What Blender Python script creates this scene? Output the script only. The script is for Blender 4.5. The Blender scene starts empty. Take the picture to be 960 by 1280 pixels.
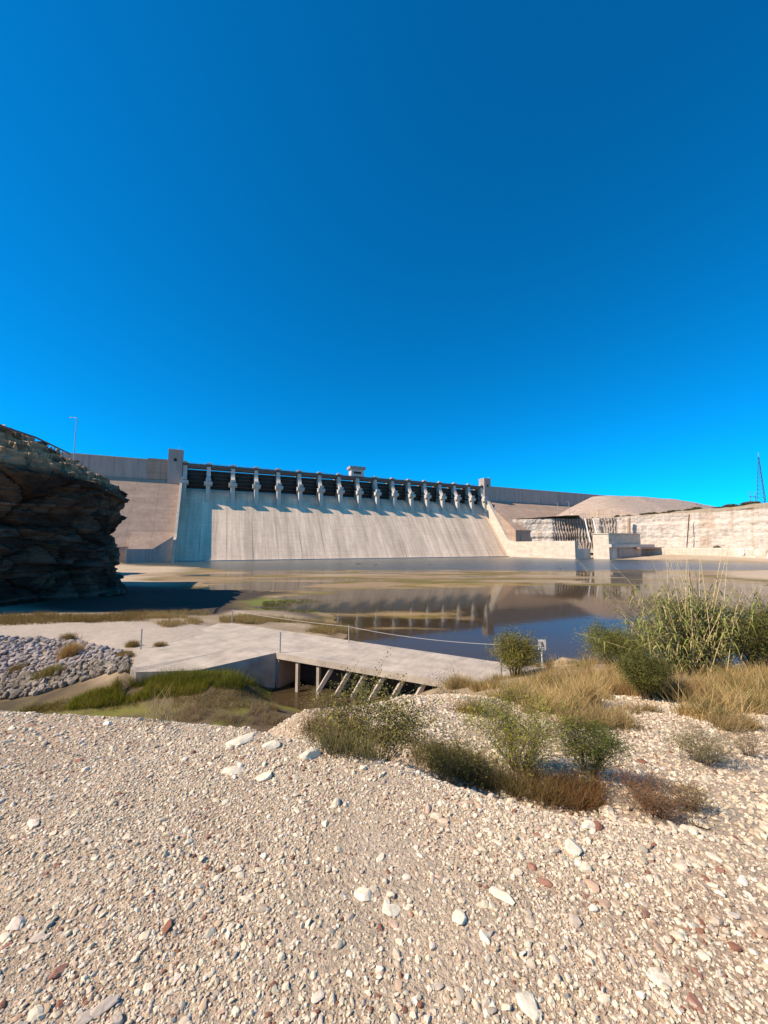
import bpy, math, random
import numpy as np
from mathutils import Vector
R = math.radians
S = bpy.context.scene
COL = S.collection
rng = np.random.default_rng(7)
random.seed(7)

# ------------------------------------------------------------------ camera, sky, sun, exposure
HC, PITCH, F = 10.77, 0.087, 481.0            # metres above the water, upward tilt, focal length in px (960x1280)
cam = bpy.data.cameras.new('camera'); co = bpy.data.objects.new('camera', cam); COL.objects.link(co)
cam.sensor_fit = 'VERTICAL'; cam.sensor_height = 36; cam.lens = 36*F/1280
cam.clip_start = 0.05; cam.clip_end = 9000
co.location = (0, 0, HC); co.rotation_euler = (math.pi/2+PITCH, 0, 0)
S.camera = co
SUN_EL, SUN_AZ = R(42), R(-108)               # azimuth clockwise from +Y
w = bpy.data.worlds.new('World'); S.world = w; w.use_nodes = True
nt = w.node_tree; nt.nodes.clear()
sky = nt.nodes.new('ShaderNodeTexSky'); sky.sky_type = 'NISHITA'; sky.sun_disc = False
sky.sun_elevation = SUN_EL; sky.sun_rotation = SUN_AZ
sky.altitude = 1500; sky.air_density = 0.9; sky.dust_density = 0.15; sky.ozone_density = 3.0
tint = nt.nodes.new('ShaderNodeMix'); tint.data_type = 'RGBA'; tint.blend_type = 'MULTIPLY'
tint.inputs[0].default_value = 1; tint.inputs[7].default_value = (0.01, 1.0, 1.50, 1)
bg = nt.nodes.new('ShaderNodeBackground'); bg.inputs[1].default_value = 0.09
wo = nt.nodes.new('ShaderNodeOutputWorld')
nt.links.new(sky.outputs[0], tint.inputs[6]); nt.links.new(tint.outputs[2], bg.inputs[0]); nt.links.new(bg.outputs[0], wo.inputs[0])
sl = bpy.data.lights.new('sun', 'SUN'); so = bpy.data.objects.new('sun', sl); COL.objects.link(so)
sl.energy = 5.0; sl.angle = R(0.5); sl.color = (1.0, 0.845, 0.67)
sd = Vector((math.sin(SUN_AZ)*math.cos(SUN_EL), math.cos(SUN_AZ)*math.cos(SUN_EL), math.sin(SUN_EL)))
so.rotation_euler = sd.to_track_quat('Z', 'Y').to_euler()
vs = S.view_settings; vs.view_transform = 'Standard'; vs.look = 'None'; vs.gamma = 1; vs.exposure = 0.58
vs.use_curve_mapping = False
S.cycles.max_bounces = 6; S.cycles.transparent_max_bounces = 12

cp, sp = math.cos(PITCH), math.sin(PITCH)
def ray(px, py):
    v = (640-py)/F
    return ((px-480)/F, cp-v*sp, sp+v*cp)
def at(px, py, z):                            # photograph pixel -> point on the level z
    r = ray(px, py); t = (z-HC)/r[2]
    return (r[0]*t, r[1]*t, z)
def atY(px, py, Y):                           # photograph pixel -> point at the distance Y
    r = ray(px, py); t = Y/r[1]
    return (r[0]*t, Y, HC+r[2]*t)

# ------------------------------------------------------------------ helpers
def vnoise(P, seed=0):
    P = np.asarray(P, float); I = np.floor(P).astype(np.int64); f = P-I; f = f*f*(3-2*f)
    out = np.zeros(len(P))
    for dx in (0, 1):
        for dy in (0, 1):
            for dz in (0, 1):
                h = (I[:, 0]+dx)*374761393 + (I[:, 1]+dy)*668265263 + (I[:, 2]+dz)*2147483647 + seed*144269504
                h = (h ^ (h >> 13))*1274126177; h = (h ^ (h >> 16)) & 0xffff
                wt = (f[:, 0] if dx else 1-f[:, 0])*(f[:, 1] if dy else 1-f[:, 1])*(f[:, 2] if dz else 1-f[:, 2])
                out += wt*h/65535.0
    return out*2-1
def fbm(P, octv=4, seed=0):
    P = np.asarray(P, float); a = 1; s = np.zeros(len(P)); t = 0
    for k in range(octv):
        s += a*vnoise(P*2**k+17.3*k, seed+k); t += a; a *= .5
    return s/t
def sm(x, a, b):
    t = np.clip((x-a)/(b-a), 0, 1); return t*t*(3-2*t)

def link(name, me, mat=None, parent=None):
    o = bpy.data.objects.new(name, me); COL.objects.link(o)
    if mat is not None: me.materials.append(mat)
    if parent is not None: o.parent = parent
    return o
def tag(o, label=None, cat=None, group=None, kind=None):
    if label: o['label'] = label
    if cat: o['category'] = cat
    if group: o['group'] = group
    if kind: o['kind'] = kind
    return o
def empty(name, loc=(0, 0, 0), rz=0, **k):
    o = bpy.data.objects.new(name, None); COL.objects.link(o); o.location = loc; o.rotation_euler = (0, 0, rz)
    o.empty_display_size = .2
    return tag(o, **k)
def copy_tree(o, parent=None):
    c = o.copy(); COL.objects.link(c); c.parent = parent
    for ch in [x for x in COL.objects if x.parent == o]: copy_tree(ch, c)
    return c
def npmesh(name, V, Fc, col=None, smooth=False):
    """V (n,3), Fc (m,k) faces of k corners each, col (n,3) vertex colour"""
    V = np.asarray(V, np.float32); Fc = np.asarray(Fc, np.int32); k = Fc.shape[1]; m = len(Fc)
    me = bpy.data.meshes.new(name); me.vertices.add(len(V)); me.vertices.foreach_set('co', V.ravel())
    me.loops.add(m*k); me.loops.foreach_set('vertex_index', Fc.ravel())
    me.polygons.add(m); me.polygons.foreach_set('loop_start', np.arange(0, m*k, k, dtype=np.int32))
    me.polygons.foreach_set('loop_total', np.full(m, k, np.int32))
    if smooth: me.polygons.foreach_set('use_smooth', np.ones(m, bool))
    me.update(calc_edges=True)
    if not smooth: me.shade_flat()
    if col is not None:
        a = me.attributes.new('Col', 'FLOAT_COLOR', 'POINT')
        a.data.foreach_set('color', np.c_[col, np.ones(len(V))].astype(np.float32).ravel())
    return me
class MB:
    def __init__(s): s.v = []; s.f = []
    def box(s, x0, x1, y0, y1, z0, z1):
        i = len(s.v); s.v += [(x, y, z) for z in (z0, z1) for x, y in ((x0, y0), (x1, y0), (x1, y1), (x0, y1))]
        s.f += [(i, i+3, i+2, i+1), (i+4, i+5, i+6, i+7)]+[(i+k, i+(k+1) % 4, i+4+(k+1) % 4, i+4+k) for k in range(4)]; return s
    def prism_x(s, prof, x0, x1):              # prof: (n, z) seen along the dam axis, n downstream
        i = len(s.v); m = len(prof)
        s.v += [(x0, -n, z) for n, z in prof]+[(x1, -n, z) for n, z in prof]
        s.f += [tuple(range(i, i+m)), tuple(range(i+2*m-1, i+m-1, -1))]
        s.f += [(i+k, i+m+k, i+m+(k+1) % m, i+(k+1) % m) for k in range(m)]; return s
    def prism_z(s, poly, z0, z1):
        i = len(s.v); m = len(poly); z0 = z0 if hasattr(z0, '__len__') else [z0]*m; z1 = z1 if hasattr(z1, '__len__') else [z1]*m
        s.v += [(p[0], p[1], z0[k]) for k, p in enumerate(poly)]+[(p[0], p[1], z1[k]) for k, p in enumerate(poly)]
        s.f += [tuple(range(i+m-1, i-1, -1)), tuple(range(i+m, i+2*m))]
        s.f += [(i+k, i+(k+1) % m, i+m+(k+1) % m, i+m+k) for k in range(m)]; return s
    def tube(s, a, b, r0, r1=None, n=8):
        r1 = r0 if r1 is None else r1; a = Vector(a); b = Vector(b); d = (b-a).normalized()
        q = d.orthogonal().normalized(); p = d.cross(q); i = len(s.v)
        for c, r in ((a, r0), (b, r1)):
            for k in range(n):
                t = 2*math.pi*k/n; s.v.append(tuple(c+q*math.cos(t)*r+p*math.sin(t)*r))
        s.f += [(i+k, i+(k+1) % n, i+n+(k+1) % n, i+n+k) for k in range(n)]
        s.f += [tuple(range(i+n-1, i-1, -1)), tuple(range(i+n, i+2*n))]; return s
    def bar(s, a, b, w, h):                    # rectangular bar from a to b
        a = Vector(a); b = Vector(b); d = (b-a).normalized(); up = Vector((0, 0, 1)) if abs(d.z) < .95 else Vector((0, 1, 0))
        q = d.cross(up).normalized(); p = q.cross(d); i = len(s.v)
        for c in (a, b):
            for x, y in ((-1, -1), (1, -1), (1, 1), (-1, 1)): s.v.append(tuple(c+q*x*w/2+p*y*h/2))
        s.f += [(i+k, i+(k+1) % 4, i+4+(k+1) % 4, i+4+k) for k in range(4)]+[(i+3, i+2, i+1, i), (i+4, i+5, i+6, i+7)]; return s
    def build(s, name, mat, parent=None, smooth=False, bevel=0):
        import bmesh
        me = bpy.data.meshes.new(name); me.from_pydata(s.v, [], s.f)
        bm = bmesh.new(); bm.from_mesh(me); bmesh.ops.recalc_face_normals(bm, faces=bm.faces)
        if bevel: bmesh.ops.bevel(bm, geom=bm.edges[:], offset=bevel, segments=2, affect='EDGES')
        bm.to_mesh(me); bm.free()
        if smooth:
            for p in me.polygons: p.use_smooth = True
        return link(name, me, mat, parent)

def M(name, color=(.5, .5, .5), rough=.9, attr=False, noises=(), bump=(), metal=0, coords='Object', spec=.3, transl=0):
    """noises: (scale xyz, low, high, detail) multiply the colour; bump: (scale, strength, distance)"""
    m = bpy.data.materials.new(name); m.use_nodes = True; t = m.node_tree; N, L = t.nodes, t.links
    b = N['Principled BSDF']; b.inputs['Roughness'].default_value = rough; b.inputs['Metallic'].default_value = metal
    b.inputs['Specular IOR Level'].default_value = spec
    tc = N.new('ShaderNodeTexCoord')
    if attr:
        a = N.new('ShaderNodeAttribute'); a.attribute_name = 'Col'; c = a.outputs['Color']
    else:
        r = N.new('ShaderNodeRGB'); r.outputs[0].default_value = (*color, 1); c = r.outputs[0]
    for sc, lo, hi, det in noises:
        mp = N.new('ShaderNodeMapping'); mp.inputs['Scale'].default_value = sc if hasattr(sc, '__len__') else (sc,)*3
        L.new(tc.outputs[coords], mp.inputs[0])
        n = N.new('ShaderNodeTexNoise'); n.inputs['Scale'].default_value = 1; n.inputs['Detail'].default_value = det; n.inputs['Roughness'].default_value = .6
        L.new(mp.outputs[0], n.inputs[0])
        mr = N.new('ShaderNodeMapRange'); mr.inputs[1].default_value = .3; mr.inputs[2].default_value = .7
        mr.inputs[3].default_value = lo; mr.inputs[4].default_value = hi; L.new(n.outputs[0], mr.inputs[0])
        x = N.new('ShaderNodeVectorMath'); x.operation = 'SCALE'; L.new(c, x.inputs[0]); L.new(mr.outputs[0], x.inputs['Scale']); c = x.outputs[0]
    L.new(c, b.inputs['Base Color'])
    prev = None
    for sc, st, di in bump:
        mp = N.new('ShaderNodeMapping'); mp.inputs['Scale'].default_value = sc if hasattr(sc, '__len__') else (sc,)*3
        L.new(tc.outputs[coords], mp.inputs[0])
        n = N.new('ShaderNodeTexNoise'); n.inputs['Scale'].default_value = 1; n.inputs['Detail'].default_value = 5; L.new(mp.outputs[0], n.inputs[0])
        bp = N.new('ShaderNodeBump'); bp.inputs['Strength'].default_value = st; bp.inputs['Distance'].default_value = di
        L.new(n.outputs[0], bp.inputs['Height'])
        if prev: L.new(prev, bp.inputs['Normal'])
        prev = bp.outputs[0]
    if prev: L.new(prev, b.inputs['Normal'])
    if transl:
        tr = N.new('ShaderNodeBsdfTranslucent'); L.new(c, tr.inputs[0]); mx = N.new('ShaderNodeMixShader'); mx.inputs[0].default_value = transl
        L.new(b.outputs[0], mx.inputs[1]); L.new(tr.outputs[0], mx.inputs[2]); L.new(mx.outputs[0], N['Material Output'].inputs[0])
    return m
def add_lines(m, axis, period, width, dark, off=0.0, jitter=0.0):
    """darker joint lines at every period along an object axis, multiplied into the base colour"""
    t = m.node_tree; N, L = t.nodes, t.links; b = N['Principled BSDF']; src = b.inputs['Base Color'].links[0].from_socket
    tc = N.new('ShaderNodeTexCoord'); sx = N.new('ShaderNodeSeparateXYZ'); L.new(tc.outputs['Object'], sx.inputs[0])
    a = N.new('ShaderNodeMath'); a.operation = 'ADD'; a.inputs[1].default_value = off; L.new(sx.outputs[axis], a.inputs[0])
    q = N.new('ShaderNodeMath'); q.operation = 'PINGPONG'; q.inputs[1].default_value = period/2; L.new(a.outputs[0], q.inputs[0])
    mr = N.new('ShaderNodeMapRange'); mr.inputs[1].default_value = 0; mr.inputs[2].default_value = width; mr.inputs[3].default_value = dark; mr.inputs[4].default_value = 1
    L.new(q.outputs[0], mr.inputs[0])
    o = mr.outputs[0]
    if jitter:
        n = N.new('ShaderNodeTexNoise'); n.inputs['Scale'].default_value = jitter; n.inputs['Detail'].default_value = 3; L.new(tc.outputs['Object'], n.inputs[0])
        r2 = N.new('ShaderNodeMapRange'); r2.inputs[1].default_value = .4; r2.inputs[2].default_value = .62; L.new(n.outputs[0], r2.inputs[0])
        mx = N.new('ShaderNodeMix'); mx.data_type = 'FLOAT'; L.new(r2.outputs[0], mx.inputs[0]); mx.inputs[2].default_value = 1; L.new(o, mx.inputs[3]); o = mx.outputs[0]
    x = N.new('ShaderNodeVectorMath'); x.operation = 'SCALE'; L.new(src, x.inputs[0]); L.new(o, x.inputs['Scale']); L.new(x.outputs[0], b.inputs['Base Color'])
    return m

# materials
m_ground = M('ground_soil', attr=True, noises=((2.2, .85, 1.12, 5), (38, .66, 1.2, 6), (170, .85, 1.1, 4)), bump=((55, 1, .02), (160, .8, .006), (9, .4, .04)), coords='Object')
m_stone = M('stone', attr=True, noises=((45, .82, 1.15, 4),), bump=((120, .25, .004),), rough=.85)
m_rock = M('rock', attr=True, noises=((3, .65, 1.3, 6), (.4, .75, 1.2, 3)), bump=((4, .7, .15), (18, .5, .04)), rough=.95)
m_cliff = M('cliff_rock', attr=True, noises=(((.25, .25, 1.6), .55, 1.35, 7), (.18, .6, 1.3, 5)), bump=(((.5, .5, 2.2), 1, .7), (3, .6, .2)), rough=1)
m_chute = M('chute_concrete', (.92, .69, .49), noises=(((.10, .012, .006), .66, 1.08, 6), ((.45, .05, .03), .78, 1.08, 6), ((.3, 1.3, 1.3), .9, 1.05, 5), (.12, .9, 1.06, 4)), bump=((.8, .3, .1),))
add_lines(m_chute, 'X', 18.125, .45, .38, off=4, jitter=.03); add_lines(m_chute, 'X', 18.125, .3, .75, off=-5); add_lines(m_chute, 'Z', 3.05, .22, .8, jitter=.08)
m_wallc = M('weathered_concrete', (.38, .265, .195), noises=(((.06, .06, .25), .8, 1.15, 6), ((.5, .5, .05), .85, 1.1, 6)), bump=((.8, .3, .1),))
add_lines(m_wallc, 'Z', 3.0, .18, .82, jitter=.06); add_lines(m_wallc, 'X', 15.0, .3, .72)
m_conc = M('concrete', (.56, .50, .44), noises=(((.3, .3, .08), .84, 1.1, 6), (1.2, .9, 1.08, 5)), bump=((2, .25, .05),))
m_pale = M('pale_concrete', (.60, .51, .41), noises=(((.15, .15, .5), .76, 1.1, 6), ((.9, .9, .1), .82, 1.08, 6)), bump=((1, .3, .06),))
m_parapet = M('parapet_concrete', (.38, .31, .27), noises=(((.5, .5, .06), .8, 1.12, 6),)); add_lines(m_parapet, 'X', 15.0, .25, .45)
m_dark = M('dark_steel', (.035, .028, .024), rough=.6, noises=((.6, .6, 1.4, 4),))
m_girder = M('rusty_girder', (.16, .11, .08), rough=.7, noises=((1, .7, 1.3, 4),))
m_deck = M('deck_concrete', (.50, .42, .335), noises=((.7, .72, 1.1, 6), ((3, .6, 1), .85, 1.06, 6), ((.25, 1.6, 1), .88, 1.07, 5), (14, .93, 1.05, 4)), bump=((30, .3, .01),))
m_metal = M('galvanised_steel', (.42, .40, .38), rough=.5, metal=.5)
m_white = M('white_paint', (.8, .78, .72), rough=.6)
m_black = M('black_paint', (.03, .03, .03), rough=.6)
m_leaf = M('leaves', attr=True, rough=.75, transl=.25, spec=.12)
m_grass = M('grass_blades', attr=True, rough=.8, transl=.35, spec=.12)
m_stem = M('woody_stem', (.16, .11, .07), rough=.9)

# ------------------------------------------------------------------ terrain
GZ = HC-1.6
crest = np.array([(-60, -6), (-12, 2.6)] + [at(x, y, GZ)[:2] for x, y in ((-60, 884), (0, 886), (100, 890), (200, 897), (300, 908), (400, 930), (500, 958), (600, 992), (700, 1020), (870, 1046), (960, 1062))] + [(3.6, 1.2), (14, -3), (80, -20)])
def crest_s(X, Y):                            # signed distance, + beyond the crest
    best = np.full(X.shape, 1e9); sg = np.ones(X.shape)
    for (ax, ay), (bx, by) in zip(crest[:-1], crest[1:]):
        dx, dy = bx-ax, by-ay; t = np.clip(((X-ax)*dx+(Y-ay)*dy)/(dx*dx+dy*dy), 0, 1)
        d = np.hypot(X-ax-t*dx, Y-ay-t*dy); c = dx*(Y-ay)-dy*(X-ax)
        k = d < best; sg = np.where(k, np.sign(c), sg); best = np.where(k, d, best)
    return best*sg
ctrl = [at(x, y, z) for x, y, z in (
    # path and approach, left
    (0, 800, 2.55), (-60, 800, 2.55), (100, 790, 2.55), (160, 838, 2.5), (280, 818, 1.7), (200, 782, 2.5), (240, 800, 2.5), (120, 812, 2.5), (285, 790, 2.5), (60, 783, 2.4),
    (0, 776, 1.8), (100, 772, 1.6), (-80, 776, 2.0), (220, 770, 1.2), (330, 778, .8), (400, 795, .4), (180, 766, 1.0), (300, 768, .5),
    # riprap foot, grass strip, channel
    (0, 862, .7), (-80, 868, .7), (330, 842, -.25),
    (370, 850, -.4), (400, 866, -.3), (460, 850, -.3), (420, 830, -.3), (480, 833, -.4), (380, 815, -.6),
    # mud and algae shore beyond the bridge
    (350, 755, -.04), (400, 770, -.06), (320, 762, .02), (440, 785, -.25), (470, 770, -.7), (390, 750, -.08), (200, 725, -.05), (300, 725, -.06), (400, 725, -.07), (500, 722, -.04), (600, 722, -.04), (480, 738, -.15), (540, 730, -.05), (620, 732, -.12), (700, 734, -.2), (430, 732, -.03),
    (300, 714, -.05), (450, 712, -.12), (560, 713, -.10), (700, 722, -.04), (650, 716, -.05), (760, 726, -.05), (850, 722, -.10), (950, 728, -.10), (850, 738, -.3), (960, 745, -.2),
    (170, 712, .25), (210, 708, .3), (180, 720, .1),
    (200, 750, .16), (250, 752, .16), (300, 748, .14), (200, 762, .3), (270, 762, .25), (330, 748, .08), (370, 742, .02), (160, 745, .3), (230, 740, .10), (290, 738, .05), (340, 738, .0),
    
    (370, 880, -.35), (360, 866, -.3), (400, 880, -.3), (340, 870, -.1), (340, 880, -.1),
    # deep water
    (560, 745, -1.5), (560, 770, -2.5), (520, 800, -.9), (480, 790, -.5), (600, 790, -3), (700, 790, -3), (700, 760, -2.5), (780, 760, -2), (760, 790, -1.8), (650, 740, -1.2), (640, 815, -1.8), (740, 808, -1.0),
    # right bank
    (560, 856, 2.4), (600, 852, 2.5), (640, 846, 2.7), (677, 836, 2.9), (700, 822, 2.0), (540, 866, 2.3), (660, 828, 1.5),
)] + [atY(x, y, Y) for x, y, Y in (
    (100, 852, 27), (160, 856, 26.3), (60, 890, 24.0), (230, 862, 25.8), (300, 850, 26.5), (200, 854, 26.4), (240, 850, 26.5), (170, 851, 26.6), (150, 882, 24.8), (250, 874, 24.8), (200, 888, 24.2), (300, 874, 25.2), (330, 886, 24.6),
    (750, 828, 22), (800, 852, 16), (870, 842, 18), (940, 842, 17), (1050, 842, 16), (700, 850, 19), (720, 872, 12.5), (640, 868, 13.5), (820, 880, 11), (900, 898, 9.2), (960, 905, 8.8),
    (500, 874, 9.8), (560, 871, 10.3), (610, 874, 10.2), (440, 888, 8.5), (520, 900, 7.6), (600, 900, 8), (700, 900, 8.5), (650, 940, 6.2), (760, 950, 6.0), (850, 960, 6.0), (960, 960, 6.2), (900, 1000, 5), (960, 1040, 4.1), (860, 1020, 4.3), (780, 990, 4.6),
    (560, 940, 5.6), (700, 980, 4.6), (1080, 1000, 6), (1150, 900, 10), (380, 893, 8))] + [
    (6, 34, -1.2), (12, 31, -.5), (18, 27, 2.0), (26, 27, 2), (40, 30, 2), (60, 50, 1), (90, 60, 1), (60, 90, -.2), (30, 60, -2), (14, 40, -2.2), (30, 40, -1), (26, 33, .3), (120, 90, 1), (160, 100, 6), (200, 40, 8), (60, 0, 8), (25, 8, 6.3), (40, 15, 5),
    (-45, 50, 1.8), (-62, 70, 1.5), (-60, 92, .5), (-50, 80, .3), (-40, 66, .25), (-70, 110, .5), (-30, 60, .15), (-80, 130, .4), (-100, 180, .5), (-92, 160, .5), (-60, 30, 2.5), (-100, 40, 3), (-150, 100, 3), (-40, 20, 4),
    (-4, 14, 2.0), (-8, 13, 2.0), (-1, 17, 1.0), (-12, 17, 1.6), (1, 13, 4.2), (2.5, 17, 2.6), (0, 21, .3), (-3, 21, -.1), (-20, 20, .8), (-8, 20, .3), (-30, 22, 2.5),
    (-80, 210, -1), (0, 200, -2), (0, 240, -2), (-120, 260, -2), (100, 200, -2), (180, 200, -1.5), (130, 260, -2), (230, 260, 0), (100, 330, -2), (240, 200, -.5), (250, 300, 4), (0, 400, -2), (400, 200, 10), (400, 400, 10), (-300, 200, 5), (-300, 0, 8), (0, -300, 9), (300, -200, 9), (0, 900, 0), (-900, 400, 5), (900, 400, 8), (1500, 1500, 8), (-1500, 1500, 8), (-1500, -1500, 8), (1500, -1500, 8)]
ctrl = np.array(ctrl)
_A = np.hypot(ctrl[:, None, 0]-ctrl[None, :, 0], ctrl[:, None, 1]-ctrl[None, :, 1])
_w = np.linalg.solve(_A+np.eye(len(ctrl))*.02, ctrl[:, 2])
def terrain(X, Y):
    X = np.atleast_1d(np.asarray(X, float)); Y = np.atleast_1d(np.asarray(Y, float)); sh = X.shape; X = X.ravel(); Y = Y.ravel()
    r = np.zeros(len(X))
    for (cx, cy, _), ww in zip(ctrl, _w): r += ww*np.hypot(X-cx, Y-cy)
    P = np.c_[X, Y, X*0]
    r += fbm(P*.35, 3, 3)*.10*sm(r, .3, 2)+fbm(P*1.6, 3, 9)*.035
    wet = 1-sm(r, .15, .8)
    r += wet*sm(Y, 35, 60)*(fbm(P*np.array([.03, .16, 1]), 5, 21)*.30+.01*sm(Y, 90, 105))*sm(r, -1.2, -.25)
    s = crest_s(X, Y)+fbm(P*1.2, 3, 5)*.10
    low = np.maximum(r, GZ-.80*np.maximum(s, 0))
    k = 12.0
    top = GZ+fbm(P*.9, 3, 11)*.03+fbm(P*5, 2, 12)*.006
    z = np.where(s > -.6, -np.log(np.exp(-k*(top-GZ))+np.exp(-k*(low-GZ)))/k+GZ+.03, top-.02)
    z = np.where(s <= 0, np.maximum(z, top-.05), z)
    # flat bridge approach: road bed
    return z.reshape(sh)
def lines(fine, lim, g, mx, upto, far):
    a = [0.0]; st = fine
    while a[-1] < far:
        if a[-1] > lim: st = min(st*g, mx) if a[-1] < upto else st*1.12
        a.append(a[-1]+st)
    return np.array(a)
gy = lines(.03, 4.6, 1.035, .8, 190, 3000); gyn = -lines(.06, 1.0, 1.25, 300, 1e9, 3000)[1:][::-1]
gx = lines(.03, 4.6, 1.035, .8, 95, 3000)
GX = np.r_[-gx[1:][::-1], gx]; GY = np.r_[gyn, gy]
XX, YY = np.meshgrid(GX, GY); ZZ = terrain(XX, YY)
nx, ny = len(GX), len(GY); idx = np.arange(nx*ny).reshape(ny, nx)
Q = np.stack([idx[:-1, :-1], idx[:-1, 1:], idx[1:, 1:], idx[1:, :-1]], -1).reshape(-1, 4)
Xf, Yf, Zf = XX.ravel(), YY.ravel(), ZZ.ravel(); Pf = np.c_[Xf, Yf, Xf*0]
def lerp(a, b, t): return a*(1-t[:, None])+b*t[:, None]
C = np.array
col = np.tile(C([.50, .385, .265]), (len(Xf), 1))
n1 = fbm(Pf*.7, 4, 31); n2 = fbm(Pf*np.array([.05, .16, 1]), 5, 33); n3 = fbm(Pf*.25, 4, 35); n4 = fbm(Pf*2.2, 4, 36)
col = lerp(col, C([.43, .30, .195]), sm(n1, .0, .7)*.8)
col = lerp(col, C([.54, .43, .31]), sm(n4, .1, .7)*.6)
sC = crest_s(Xf, Yf)
mid = sm(sC, .1, .8)
grassy = mid*sm(Yf, 9.5, 12)*(1-sm(Yf, 60, 70))*sm(Zf, .2, .6)
col = lerp(col, C([.30, .22, .13]), grassy*(.45+.5*sm(n3, -.3, .3)))
# pale path at the left
pth = np.exp(-((Zf-2.5)/.35)**2)*(1-sm(Xf, -4, 0))*sm(Yf, 28, 32)*(1-sm(Yf, 43, 46))
col = lerp(col, C([.46, .38, .30]), np.clip(pth*1.3, 0, 1))
wetm = (1-sm(Zf, .12, .5))*sm(Yf, 12, 16)
mud = lerp(np.tile(C([.30, .205, .115]), (len(Xf), 1)), C([.17, .13, .035]), sm(n2, -.1, .25))
mud = lerp(mud, C([.15, .17, .03]), sm(n3, .05, .4)*(1-sm(Yf, 75, 95)))
mud = lerp(mud, C([.36, .27, .17]), sm(-n2, .15, .5))
mud = lerp(mud, C([.06, .042, .025]), sm(Zf, .06, .2)*(1-sm(Yf, 90, 100))*(1-sm(Xf, -12, -2)))  # low left shore darkened in colour to deepen the cliff's shade
mud = lerp(mud, C([.20, .13, .05]), sm(-Zf, .15, .6))
mud = lerp(mud, C([.085, .065, .055]), sm(-Zf, 1.4, 2.8))
col = lerp(col, mud, wetm)
ch = np.exp(-(((Xf+9)/9)**2))*sm(Yf, 20, 23)*(1-sm(Yf, 31, 34))*wetm
col = lerp(col, C([.20, .19, .02]), ch*sm(n1, -.4, .2)*.9)
chn = sm(Yf, 16, 19)*(1-sm(Yf, 28.5, 30.5))*(1-sm(Xf, 0, 4))*sm(Xf, -44, -38)*(1-sm(Zf, 1.6, 2.1))
chc = lerp(np.tile(C([.15, .105, .055]), (len(Xf), 1)), C([.20, .20, .025]), sm(fbm(Pf*.45, 4, 38), -.05, .25)*(1-sm(Zf, .7, 1.2)))
chc = lerp(chc, C([.07, .05, .03]), sm(fbm(Pf*.9, 4, 39), .05, .4)*.8)
col = lerp(col, chc, chn)
cliff_shade = sm(-Xf+fbm(Pf*.15, 3, 37)*6, 22, 27)*sm(Yf, 52, 60)*(1-sm(Yf, 95, 104))*(1-sm(Zf, 1.2, 1.8))
col = lerp(col, C([.06, .042, .026]), cliff_shade)  # cliff shadow on the shore painted into the ground colour
ground = link('ground', npmesh('ground', np.c_[Xf, Yf, Zf], Q, col, True), m_ground); tag(ground, kind='structure')

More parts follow.
